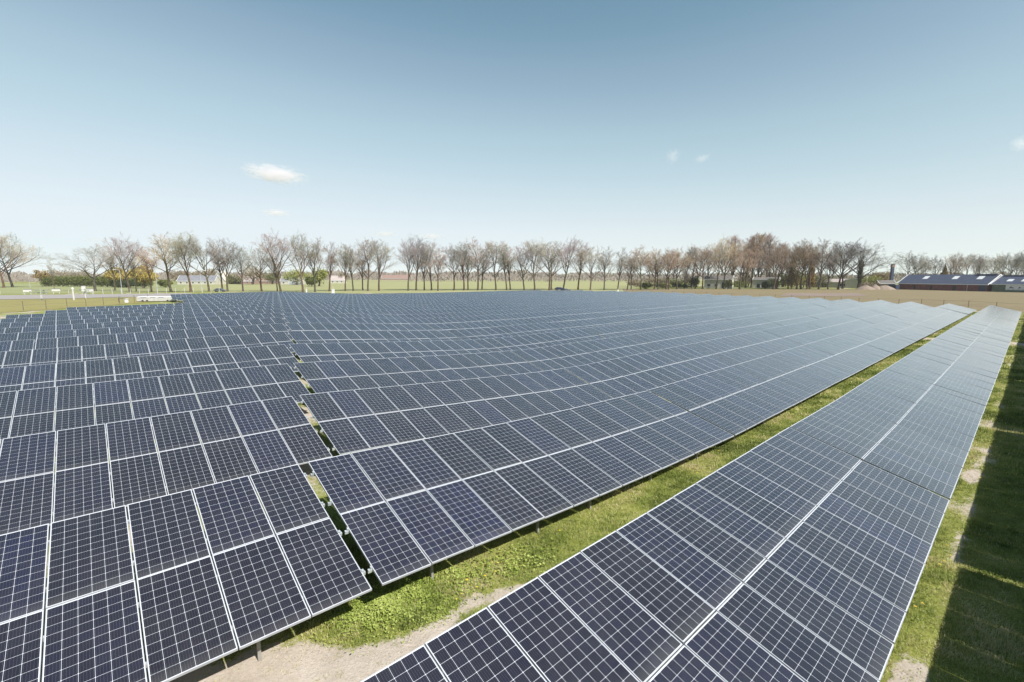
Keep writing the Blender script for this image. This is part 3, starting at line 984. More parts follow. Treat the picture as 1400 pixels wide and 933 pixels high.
TREES = {}
for i, kd in enumerate(['oak', 'oak', 'vase', 'vase', 'vase', 'round', 'round', 'slim', 'slim', 'poplar', 'poplar']):
    TREES.setdefault(kd, []).append(tree_mesh(100 + i * 7, kd))
GREY, BROWN, RUST, PALE, DARK = (.97, .96, .95), (1.06, .99, .90), (1.20, 1.03, .83), (1.1, 1.1, 1.1), (.50, .50, .52)
tg = random.Random(21)
def tree(px, top, depth, kind, tint, label, group, widen=1.0):
    p = wp(px, depth); z = float(ground(p.x, p.y))
    base_py = 378 + F_PX * (CAM_H - z) / depth
    h = (base_py - top) / F_PX * depth * 1.02
    o = empty("bare_tree", (p.x, p.y, z), tg.uniform(0, 6.28))
    tag(o, label, "tree", group)
    tm, cm = tg.choice(TREES[kind])
    wd = h * widen * tg.uniform(1.02, 1.2)
    for nm, me in (("trunk", tm), ("crown", cm)):
        c = obj(nm, me, o); c.scale = (wd, wd, h)
        c.color = (*[q * tg.uniform(.9, 1.1) for q in tint], 1) if nm == "crown" else (*[q * tg.uniform(.75, 1.05) for q in (tint if tint is not RUST else BROWN)], 1)
    return o

def ordinal(i): return ORD[i] if i < len(ORD) else f"{i + 1}th"
# solitary trees by the road and the hedge
tree(-6, 322, 292, 'oak', BROWN, "tall bare tree at the edge of the picture beyond the road", "trees along the road")
tree(5, 320, 285, 'vase', BROWN, "tall bare tree with pale leaning trunk beyond the road", "trees along the road")
tree(17, 320, 298, 'oak', GREY, "broad dark trunked bare tree standing alone before the hedge", "trees along the road")
tree(74, 357, 236, 'slim', PALE, "small young bare tree by the white boxes at the hedge's end", "trees along the road", .55)
tree(130, 336, 222, 'oak', GREY, "low wide spreading bare tree in front of the green hedge", "trees along the road", 1.55)
tree(157, 336, 228, 'slim', GREY, "slender bare tree beside the wide spreading tree", "trees along the road")
tree(178, 325, 205, 'vase', PALE, "tall forked pale bare tree in front of the yellow willow", "trees along the road", 1.1)
tree(186, 345, 208, 'slim', GREY, "thin bare sapling leaning behind the forked pale tree", "trees along the road", .7)
tree(207, 338, 200, 'slim', RUST, "slim reddish bare tree before the yellow willow", "trees along the road")
tree(234, 323, 196, 'round', RUST, "reddish brown bare tree between willow and trailer", "trees along the road", 1.1)
tree(261, 321, 194, 'vase', BROWN, "bare tree with mossy dark trunk behind the end of the trailer", "trees along the road", 1.1)
tree(286, 323, 197, 'vase', GREY, "tall bare tree beside the double headed lamp post", "trees along the road")
row = [(304, 334, 'slim', GREY, 206), (311, 328, 'vase', GREY, 203), (332, 335, 'slim', PALE, 208), (358, 333, 'round', BROWN, 212), (379, 346, 'slim', BROWN, 216), (384, 320, 'vase', GREY, 206), (414, 322, 'vase', BROWN, 208), (430.5, 327, 'slim', GREY, 212),
       (450, 334, 'slim', BROWN, 222), (472, 336, 'vase', BROWN, 226), (483, 337, 'slim', BROWN, 228), (496, 340, 'slim', GREY, 238), (503, 330, 'vase', GREY, 229), (518, 330, 'vase', GREY, 230), (558, 332, 'vase', GREY, 232), (569, 325, 'vase', GREY, 236),
       (580, 340, 'slim', BROWN, 238), (590, 332, 'vase', GREY, 238), (599, 341, 'slim', BROWN, 232), (620.5, 335, 'round', BROWN, 238), (634.5, 333, 'vase', BROWN, 238), (640, 337, 'slim', BROWN, 242), (653, 327, 'round', BROWN, 240), (659, 336, 'slim', GREY, 244),
       (678, 332, 'vase', GREY, 240), (693, 332, 'slim', GREY, 240), (698, 335, 'slim', BROWN, 244), (717, 336, 'vase', GREY, 242), (731, 331, 'vase', BROWN, 240), (751, 328, 'vase', GREY, 240), (754, 333, 'slim', BROWN, 246), (770, 326, 'vase', GREY, 243)]
row_r = [(790, 332, 'slim', BROWN, 246), (807, 335, 'vase', BROWN, 240), (826, 339, 'slim', PALE, 241), (844.5, 341, 'slim', PALE, 243), (857.5, 344, 'vase', GREY, 244), (863, 350, 'slim', GREY, 249)]
n_l = [r for r in row if r[0] < 762]
for i, (px, top, kd, tint, dp) in enumerate(row):
    if px < 762:
        kname = {'slim': "slim", 'vase': "vase shaped", 'round': "round crowned"}[kd]
        lab = f"{kname} bare avenue tree, {ordinal(len(n_l) - 1 - i)} from the dark blue car towards the hedge"
    else:
        lab = "large bare avenue tree forking low right above the dark blue car"
    tree(px, top, dp, kd, tint, lab, "bare trees along the avenue behind the solar field")
for i, (px, top, kd, tint, dp) in enumerate(row_r):
    kname = {'slim': "slim", 'vase': "vase shaped", 'round': "round crowned"}[kd]
    tree(px, top, dp, kd, tint, f"{kname} bare avenue tree, {ordinal(i)} from the dark blue car towards the barn", "bare trees along the avenue behind the solar field")
# the wooded yard between the avenue and the barn
yard = [(876, 337, 'round', RUST, 246), (894.5, 341, 'round', RUST, 250), (900, 350, 'slim', RUST, 252), (911, 341, 'round', RUST, 251), (914, 344, 'vase', RUST, 247), (926, 341, 'round', RUST, 254), (936, 340, 'poplar', PALE, 275), (945.5, 337, 'vase', PALE, 282), (961, 337, 'round', RUST, 258), (968, 340, 'vase', RUST, 272),
        (979, 333, 'round', RUST, 255), (990, 326, 'vase', RUST, 262), (1000, 325, 'poplar', RUST, 292), (1012, 338, 'round', RUST, 250), (1019, 322, 'poplar', RUST, 288), (1027, 325, 'poplar', BROWN, 292), (1035, 324, 'poplar', RUST, 298), (1046, 322, 'poplar', PALE, 296), (1052, 321, 'poplar', PALE, 300), (1057.5, 333, 'round', RUST, 250), (1062, 336, 'vase', RUST, 258),
        (1070, 334, 'poplar', PALE, 310), (1077.5, 345, 'slim', RUST, 262), (1089.5, 331, 'round', RUST, 252), (1095, 330, 'round', RUST, 256), (1104, 335, 'vase', RUST, 250), (1107, 336, 'round', RUST, 262), (1119, 329, 'round', GREY, 248), (1132, 346, 'slim', GREY, 250), (1146, 331, 'vase', DARK, 246), (1152, 333, 'vase', DARK, 262), (1175, 336, 'oak', DARK, 250)]
YL = {'round': "round crowned brown", 'slim': "small slim bare", 'vase': "upright spreading bare", 'poplar': "tall narrow poplar like bare"}
for i, (px, top, kd, tint, dp) in enumerate(yard):
    if px == 1175: lab = "dark ivy clad wide bare tree leaning towards the sand heaps"
    elif px == 1146: lab = "big dark vase shaped tree beside the ivy clad tree"
    else: lab = f"{YL[kd]} tree, {ordinal(i)} in the yard trees counted from the avenue"
    tree(px, top, dp, kd, tint, lab, "trees of the wooded yard", 1.15 if px in (1146, 1175) else 1.0)
barn_row = [(1240, 345, 'oak', DARK), (1253, 348, 'vase', DARK), (1260, 352, 'vase', BROWN), (1277, 350, 'round', DARK), (1297, 350, 'round', BROWN), (1304, 347, 'vase', BROWN), (1318, 349, 'vase', PALE), (1330, 349, 'vase', GREY), (1339, 350, 'vase', GREY), (1356, 349, 'round', BROWN), (1366, 347, 'vase', BROWN), (1376, 345, 'vase', DARK), (1386, 346, 'round', GREY), (1397, 349, 'vase', DARK), (1409, 347, 'vase', GREY)]
for i, (px, top, kd, tint) in enumerate(barn_row):
    tree(px, top, 290 + 10 * math.sin(i * 2.1), kd, tint, f"bare tree behind the barn roofs, {ordinal(i)} counted from the chimney", "bare trees behind the barns", .9)

# evergreens and leafy shrubs
def leaf_mat(name, ramp):
    m, n, l, b = new_mat(name)
    nb = NB(m.node_tree)
    f = nb.m('ADD', nb.m('MULTIPLY', nb.noise(nb.objco(), 1.3, 3), .5), nb.m('MULTIPLY', nb.noise(nb.objco(), 6, 2), .5))
    l.new(nb.ramp(f, ramp), b.inputs["Base Color"])
    b.inputs["Roughness"].default_value = .8
    b.inputs["Specular IOR Level"].default_value = .2
    return m
M['conifer'] = leaf_mat("conifer_hedge_leaves", [(.32, (.055, .07, .015)), (.55, (.12, .135, .035)), (.75, (.20, .205, .06))])
M['willow'] = leaf_mat("yellow_willow_twigs", [(.3, (.25, .19, .04)), (.7, (.40, .31, .09))])
M['hazel'] = leaf_mat("brown_hazel_twigs", [(.3, (.155, .12, .075)), (.7, (.26, .21, .14))])
M['fresh'] = leaf_mat("fresh_green_leaves", [(.3, (.15, .17, .035)), (.7, (.28, .28, .08))])
M['olive'] = leaf_mat("olive_shrub_leaves", [(.3, (.08, .085, .03)), (.7, (.17, .165, .07))])
M['larch'] = leaf_mat("larch_twigs", [(.3, (.17, .115, .035)), (.7, (.28, .20, .07))])
M['ivy'] = leaf_mat("ivy_leaves", [(.3, (.02, .028, .010)), (.7, (.055, .065, .025))])

def leaf_cloud(ells, n, size, mat, seed, name, drop=0.0):
    """leaf-sized faces spread through a set of ellipsoids (cx,cy,cz,rx,ry,rz)"""
    g = np.random.default_rng(seed)
    w = np.array([e[3] * e[4] * e[5] for e in ells]) ** .67; w = w / w.sum()
    P = []
    for e, f in zip(ells, w):
        m = max(8, int(n * f))
        d = g.normal(size=(m, 3)); d /= np.linalg.norm(d, axis=1)[:, None]
        r = g.random(m) ** .45
        r *= .78 + .5 * (fbm(d[:, 0] * 2.3 + e[0], d[:, 1] * 2.3 + d[:, 2] * 1.7, seed) - .3)
        P.append(np.array(e[:3]) + d * r[:, None] * np.array(e[3:]))
    P = np.concatenate(P); n = len(P)
    a = g.normal(size=(n, 3)); a /= np.linalg.norm(a, axis=1)[:, None]
    if drop: a[:, 2] = -abs(a[:, 2]) - drop; a /= np.linalg.norm(a, axis=1)[:, None]
    b = np.cross(a, g.normal(size=(n, 3))); b /= np.linalg.norm(b, axis=1)[:, None]
    s = size * g.uniform(.5, 1.4, n)[:, None]
    V = np.stack([P - a * s * (1 + drop), P + b * s * .45, P + a * s * (1 + drop), P - b * s * .45], 1).reshape(-1, 3)
    i = np.arange(n) * 4
    return np_mesh(name, V, np.stack([i, i + 1, i + 2, i + 3], -1), mat)

def shrub(name, px, top, depth, wpx, mat, label, cat, group=None, n=1500, size=.35, trunk=.25, seed=1, drop=0, flat=1.0):
    p = wp(px, depth); z = float(ground(p.x, p.y))
    base_py = 378 + F_PX * (CAM_H - z) / depth
    h = (base_py - top) / F_PX * depth; w = wpx / F_PX * depth
    o = empty(name, (p.x, p.y, z))
    tag(o, label, cat, group)
    g = random.Random(seed)
    tb = MB(); tb.tube([(0, 0, -.2), (.05 * w, 0, h * .25), (0, .03 * w, h * .7)], [.05 * h, .035 * h, .012 * h], 6)
    for i in range(5):
        a = i * 2.1 + g.random()
        tb.tube([(0, 0, h * (.18 + .05 * i)), (math.cos(a) * w * .2, math.sin(a) * w * .2, h * (.4 + .06 * i)), (math.cos(a) * w * .38, math.sin(a) * w * .38, h * (.55 + .07 * i))], [.02 * h, .013 * h, .006 * h], 5)
    tb.build("trunk", M['bark'], o)
    ells = [(0, 0, h * (trunk + (1 - trunk) * .45), w * .36, w * .36 * flat, h * (1 - trunk) * .5)]
    for i in range(7):
        a = i * .9 + g.random(); rr = g.uniform(.15, .3) * w
        ells.append((math.cos(a) * rr, math.sin(a) * rr * flat, h * (trunk + (1 - trunk) * g.uniform(.22, .72)), w * g.uniform(.18, .26), w * g.uniform(.18, .26) * flat, h * (1 - trunk) * g.uniform(.2, .3)))
    obj("crown", leaf_cloud(ells, n, size, mat, seed, "crown", drop), o)
    return o
# long clipped conifer hedge
def hedge():
    a, b = wp(60, 322), wp(205, 300)
    L = (b - a).length; mid = (a + b) / 2
    z = float(ground(mid.x, mid.y))
    o = empty("conifer_hedge", (mid.x, mid.y, z), math.atan2(b.y - a.y, b.x - a.x))
    tag(o, "long dense dark green conifer hedge between lawn and distant trees", "hedge")
    g = random.Random(3)
    ells = []
    x = -L / 2
    while x < L / 2:
        h = g.uniform(6.8, 8.2) * (.85 if x > L * .3 else 1)
        ells.append((x, g.uniform(-.5, .5), h * .5, 2.6, 2.2, h * .52)); x += 2.0
    obj("foliage", leaf_cloud(ells, 26000, .42, M['conifer'], 4, "foliage"), o)
    mb = MB()
    x = -L / 2 + 1
    while x < L / 2:
        mb.tube([(x, 0, -.2), (x, 0, 5)], [.14, .06], 5); x += 4
    mb.build("stems", M['bark'], o)
hedge()
shrub("willow_tree", 196, 361, 268, 36, M['willow'], "round golden yellow willow behind the bare roadside trees", "tree", n=5200, size=.5, trunk=.22, seed=8, drop=.8)
shrub("willow_tree", 160, 364, 300, 34, M['willow'], "yellowish willow peeping over the green hedge", "tree", n=2600, size=.5, trunk=.3, seed=9, drop=.8)
shrub("willow_tree", 62, 367, 330, 24, M['larch'], "small tawny leafless willow at the hedge's far end", "tree", n=1600, size=.5, trunk=.3, seed=10)
shrub("evergreen_bush", 226, 381, 290, 26, M['conifer'], "dark evergreen bush at the willow's foot", "bush", n=2200, size=.4, trunk=.05, seed=11)
shrub("evergreen_bush", 172, 382, 288, 44, M['ivy'], "dark evergreen bush between hedge and willow", "bush", n=2600, size=.4, trunk=.05, seed=12)
for i, (px, top, dp, w, mt, lab) in enumerate([
        (102, 365, 420, 60, 'hazel', "reddish brown leafless thicket above the hedge"), (290, 363, 430, 34, 'hazel', "brown thicket beside the pale gabled farmhouse"),
        (345, 358, 400, 52, 'hazel', "large brown leafless thicket behind the pink roof"), (372, 366, 415, 40, 'olive', "olive brown thicket next to the largest avenue tree"),
        (405, 364, 380, 46, 'fresh', "budding yellowish tree over the grey farmhouse"), (436, 363, 330, 34, 'fresh', "fresh green tree beside the slim avenue trees"),
        (426, 377, 322, 22, 'conifer', "dark green bush at the budding tree's foot"), (320, 372, 420, 26, 'olive', "olive shrub in front of the pale farmhouse"),
        (270, 368, 440, 40, 'hazel', "brown thicket behind the low grey roof"), (245, 366, 430, 36, 'hazel', "russet thicket behind the reddish bare tree"),
        (468, 372, 480, 26, 'hazel', "low brown thicket by the small pink roofed house")]):
    shrub("thicket", px, top, dp, w, M[mt], lab, "bush", "thickets behind the avenue", n=1700, size=.6, trunk=.08, seed=30 + i)
for i, (px, top, dp, w, mt, lab) in enumerate([
        (1082, 344, 264, 32, 'larch', "tawny pointed larch in the wooded yard"), (1108, 351, 266, 14, 'larch', "narrow tawny conifer beside the forked yard trees"),
        (1289, 361, 284, 16, 'larch', "yellowish conifer rising behind the long barn roof")]):
    p = wp(px, dp); z = float(ground(p.x, p.y)); h = (378 + F_PX * (CAM_H - z) / dp - top) / F_PX * dp; wd = w / F_PX * dp
    o = empty("larch_tree", (p.x, p.y, z)); tag(o, lab, "tree", "tawny conifers")
    mb = MB(); mb.tube([(0, 0, -.2), (0, 0, h * .5), (0, 0, h * .97)], [.22, .14, .03], 6); mb.build("trunk", M['bark'], o)
    ells = [(0, 0, h * u, wd * .5 * (1 - u) * 1.15 + .2, wd * .5 * (1 - u) * 1.15 + .2, h * .09) for u in np.linspace(.12, .96, 12)]
    obj("crown", leaf_cloud(ells, 2600, .35, M[mt], 60 + i, "crown", .3), o)
for i, (px, top, dp, w, mt, lab) in enumerate([
        (884, 385, 262, 26, 'olive', "low olive undergrowth at the avenue end of the yard"), (882, 386, 258, 8, 'fresh', "small bright yellow green bush among the yard trunks"), (905, 386, 266, 30, 'olive', "low undergrowth beneath the first yard trees"), (930, 386, 268, 34, 'ivy', "dark low undergrowth in the middle of the yard"),
        (950, 376, 262, 18, 'ivy', "dark evergreen beside the pale house with dark door"), (995, 380, 256, 14, 'olive', "olive bush at the corner of the pale house"), (1010, 382, 262, 22, 'fresh', "green bush between the two pale yard houses"), (1046, 383, 254, 12, 'ivy', "dark round bush before the second pale house"), (1060, 380, 262, 22, 'fresh', "green bush beside the larch"),
        (1098, 372, 290, 30, 'fresh', "fresh green tree behind the larch"), (1125, 374, 290, 30, 'olive', "olive trees behind the long pale shed"), (1174, 345, 249, 11, 'ivy', "dark ivy column on the leaning yard tree"), (1190, 374, 270, 36, 'fresh', "greenish thicket behind the sand heaps"), (1205, 368, 282, 30, 'larch', "yellowish thicket next to the chimney"),
        (1186, 385, 255, 26, 'hazel', "dark brushwood pile beside the sand heaps")]):
    shrub("yard_bush", px, top, dp, w, M[mt], lab, "bush", "bushes of the wooded yard", n=1300, size=.32, trunk=.04, seed=80 + i)

for i, (px, top, dp, w, mt, lab) in enumerate([
        (870, 381, 300, 40, 'hazel', "brown undergrowth far behind the end of the avenue"), (897, 378, 296, 44, 'hazel', "brown undergrowth behind the first yard trees"), (922, 377, 300, 40, 'olive', "dull green undergrowth behind the rust coloured trees"),
        (943, 376, 300, 36, 'hazel', "brown undergrowth beside the pale house with dark door"), (1022, 374, 300, 40, 'hazel', "brown brushwood between the two pale houses"), (1070, 370, 300, 40, 'olive', "olive brushwood behind the larch"), (1094, 366, 305, 44, 'fresh', "yellow green brushwood behind the forked yard trees"),
        (1116, 372, 300, 36, 'hazel', "brown brushwood before the long pale shed"), (1155, 374, 300, 40, 'olive', "olive brushwood behind the big dark tree"), (1192, 366, 300, 44, 'hazel', "tall brown brushwood behind the sand heaps")]):
    shrub("brushwood", px, top, dp, w, M[mt], lab, "bush", "bushes of the wooded yard", n=2000, size=.35, trunk=.03, seed=140 + i)
back = [(887, 346), (905, 344), (920, 343), (932, 345), (952, 341), (970, 338), (985, 334), (1004, 331), (1016, 329), (1031, 331), (1041, 329), (1066, 336), (1083, 338), (1099, 334), (1112, 337), (1126, 338), (1138, 340), (1160, 339)]
back = back[::2]
for i, (px, top) in enumerate(back):
    tree(px, top, 300 + 14 * math.sin(i * 1.7), 'round' if i % 2 else 'vase', RUST, f"bare brown tree in the second rank of the yard, {ordinal(i)} from the avenue", "trees of the wooded yard")

# far woods on the horizon
def far_woods():
    g = np.random.default_rng(5)
    V = []
    def belt(px0, px1, depth, hmin, hmax, n, seed):
        px = g.uniform(px0, px1, n)
        d = depth * (1 + .10 * g.normal(size=n).clip(-1.5, 1.5))
        X = (px - 700) / F_PX * d; Y = d
        env = fbm(px * .06, px * 0 + seed, seed, 4)
        H = hmin + (hmax - hmin) * np.clip((env - .25) * 1.8, 0, 1)
        z = ground(X, Y) + H * g.random(n) ** .75
        s = g.uniform(.5, 1.5, n) * depth / 750
        a = g.uniform(0, np.pi, n)
        dx, dy = np.cos(a) * s, np.sin(a) * s
        up = s * g.uniform(.8, 2.6, n)
        return np.stack([np.stack([X - dx, Y - dy, z], -1), np.stack([X + dx * .2, Y + dy * .2, z - up * .4], -1), np.stack([X + dx, Y + dy, z], -1), np.stack([X, Y, z + up], -1)], 1)
    V = np.concatenate([belt(-80, 330, 900, 9, 15, 14000, 1), belt(250, 760, 980, 10, 17, 24000, 2), belt(640, 1020, 1150, 9, 16, 16000, 3), belt(980, 1480, 640, 7, 12, 12000, 4), belt(560, 900, 720, 3, 9, 4000, 6), belt(-80, 120, 620, 5, 9, 4000, 7)]).reshape(-1, 3)
    i = np.arange(len(V) // 4) * 4
    me = np_mesh("distant_woods", V, np.stack([i, i + 1, i + 2, i + 3], -1), M['far_wood'])
    tag(obj("distant_woods", me), kind='stuff')
M['far_wood'] = field_noise_mat("leafless_far_woods", [(.3, (.19, .155, .135)), (.5, (.25, .21, .18)), (.7, (.24, .22, .15))], .012, .08)
far_woods()

# ------------------------------------------------------------------ barns, houses, sheds
M['roof_dark'] = simple_mat("dark_roof_sheets", (.058, .066, .098), .5, 0, .12, .6)
M['brick_dark'] = simple_mat("dark_red_boards", (.155, .058, .052), .7, 0, .2, .8)
M['green_wall'] = simple_mat("green_barn_boards", (.10, .125, .085), .7, 0, .12, .8)
M['white'] = simple_mat("white_paint", (.62, .62, .61), .5, 0, .04)
M['cream'] = simple_mat("cream_render", (.40, .385, .32), .8, 0, .08, .7)
M['pale_pink'] = simple_mat("pale_pink_roof", (.33, .275, .255), .7, 0, .1, .6)
M['grey_roof'] = simple_mat("grey_tile_roof", (.15, .15, .165), .7, 0, .15, .8)
M['brown_tile'] = simple_mat("brown_grey_tiles", (.12, .105, .095), .8, 0, .15, .8)
M['blue_dark'] = simple_mat("dark_blue_doors", (.025, .035, .07), .5, 0, .1)
M['brown_brick'] = simple_mat("brown_brick", (.24, .16, .13), .8, 0, .15, 1.2)
M['glass_dark'] = simple_mat("dark_window_glass", (.02, .024, .03), .08, 0, .1)
M['rust_red'] = simple_mat("red_brown_tiles", (.20, .125, .10), .8, 0, .12, .8)
M['black'] = simple_mat("black_paint", (.015, .016, .02), .35)
M['pv_black'] = simple_mat("roof_solar_dark", (.012, .012, .028), .12)
M['banner_ink'] = simple_mat("banner_print", (.09, .11, .15), .6)

def gable(name, loc, rz, Lx, D, eave, ridge, wall, roof, label, cat, over=.35, group=None, roof_t=.18, trim='white'):
    """house with its long wall along local x, front wall at y=0, depth D behind it"""
    o = empty(name, loc, rz); tag(o, label, cat, group)
    w = MB()
    x0, x1 = -Lx / 2, Lx / 2
    w.hexa([(x0, 0, -.3), (x1, 0, -.3), (x1, D, -.3), (x0, D, -.3), (x0, 0, eave), (x1, 0, eave), (x1, D, eave), (x0, D, eave)])
    for x in (x0, x1):
        w.hexa([(x - .01, .0, eave), (x + .01, .0, eave), (x + .01, D, eave), (x - .01, D, eave), (x - .01, D / 2 - .02, ridge), (x + .01, D / 2 - .02, ridge), (x + .01, D / 2 + .02, ridge), (x - .01, D / 2 + .02, ridge)])
    w.build("wall", wall, o)
    r = MB()
    sl = (ridge - eave) / (D / 2)
    for y0, y1 in ((-over, D / 2), (D + over, D / 2)):
        ze = eave - over * sl
        a = [(x0 - over, y0, ze + .03), (x1 + over, y0, ze + .03), (x1 + over, y1, ridge + .03), (x0 - over, y1, ridge + .03)]
        if y0 > y1: a = a[::-1]
        r.hexa(a + [(p[0], p[1], p[2] + roof_t) for p in a])
    rf = r.build("roof", roof, o)
    t = MB()
    ze = eave - over * sl
    t.box(x0 - over, x1 + over, -over - .14, -over - .01, ze - .08, ze + .24)
    t.build("gutter", M[trim], o)
    for x in (x0 - over - .09, x1 + over + .09):
        v = MB()
        v.bar((x, -over - .1, ze + .12), (x, D / 2, ridge + .15), .16, .42); v.bar((x, D / 2, ridge + .15), (x, D + over, ze + .12), .16, .42)
        v.build("verge_board", M[trim], o)
    return o, rf
def on_front(o, x0, x1, z0, z1, mat, name, parent=None, proud=.05, frame=None):
    mb = MB(); mb.box(x0, x1, -proud, .02, z0, z1)
    p = mb.build(name, mat, o)
    if frame:
        f = MB(); w = .09
        for a in ((x0 - w, x0, z0 - w, z1 + w), (x1, x1 + w, z0 - w, z1 + w), (x0, x1, z1, z1 + w), (x0, x1, z0 - w, z0)):
            f.box(a[0], a[1], -proud - .03, .02, a[2], a[3])
        f.build("frame", frame, p)
    return p
def on_roof(o, x0, x1, u0, u1, D, eave, ridge, mat, name, lift=.24, th=.05, rf=None):
    """flat pane lying on the front roof slope, u 0 eave .. 1 ridge"""
    mb = MB()
    pt = lambda x, u: Vector((x, u * D / 2, eave + u * (ridge - eave) + lift))
    a = [pt(x0, u0), pt(x1, u0), pt(x1, u1), pt(x0, u1)]
    mb.hexa(a + [p + Vector((0, -.02, th)) for p in a])
    return mb.build(name, mat, rf or o)

def barns():
    a, b = wp(1228, 251), wp(1349, 214)
    d = (b - a); L = d.length; mid = (a + b) / 2
    z = float(ground(mid.x, mid.y)); rz = math.atan2(d.y, d.x)
    D, ev, rg = 14.0, 3.3, 7.6
    o, rf = gable("long_barn", (mid.x, mid.y, z), rz, L, D, ev, rg, M['brick_dark'], M['roof_dark'], "long low barn with dark roof, white gutter and dark red wall", "barn", .45)
    for x in (-.24, .10, .36):
        on_roof(o, x * L - 1.1, x * L + 1.1, .48, .80, D, ev, rg, M['white'], "skylight", rf=rf)
    on_roof(o, L * .28, L * .49, .86, .99, D, ev, rg, M['pv_black'], "roof_solar_array", lift=.42, rf=rf)
    on_front(o, L * .42, L * .492, 0, 2.9, M['blue_dark'], "door", frame=M['brick_dark'])
    on_front(o, L * .15, L * .185, .2, 2.5, M['black'], "door")
    on_front(o, -L * .30, -L * .28, .2, 2.3, M['black'], "door")
    on_front(o, -L * .10, -L * .08, .2, 2.3, M['black'], "door")
    mb = MB(); mb.tube([(L * .305, -.12, -.2), (L * .305, -.12, 3.1)], [.07, .07], 8); mb.build("downpipe", M['white'], o)
    # annex with banner
    u = d.normalized()
    p2 = b + u * 13.8 + Vector((-u.y, u.x, 0)) * .6
    o2, rf2 = gable("banner_barn", (p2.x, p2.y, z), rz, 24.6, 13.0, 3.5, 7.0, M['green_wall'], M['roof_dark'], "green walled barn with a white banner next to the long barn", "barn", .4)
    for x in (-7.6, -2.6): on_roof(o2, x - 1.0, x + 1.0, .28, .55, 13.0, 3.5, 7.0, M['white'], "skylight", rf=rf2)
    on_roof(o2, -12, -4.2, .90, 1.0, 13.0, 3.5, 7.0, M['pv_black'], "roof_solar_array", lift=.42, rf=rf2)
    bn = on_front(o2, -7.4, 9.5, .95, 3.15, M['white'], "banner", proud=.07)
    for x, k in ((-5.4, 1.0), (-2.6, .55), (.6, 1.05), (5.0, .7)):
        mb = MB()
        mb.box(x - .75 * k, x + .75 * k, -.085, -.071, 1.85, 2.15); mb.box(x - .45 * k, x + .15 * k, -.085, -.071, 2.15, 2.45)
        for q in (-.42, .42): mb.box(x + q * k - .16, x + q * k + .16, -.085, -.071, 1.72, 1.85)
        mb.build("printed_vehicle", M['banner_ink'], bn)
    for i in range(9):
        mb = MB(); mb.box(-6.8 + i * 1.7, -6.8 + i * 1.7 + 1.0, -.085, -.071, 1.28, 1.42); mb.build("printed_line", M['banner_ink'], bn)
    return rz
RZ_BARN = barns()
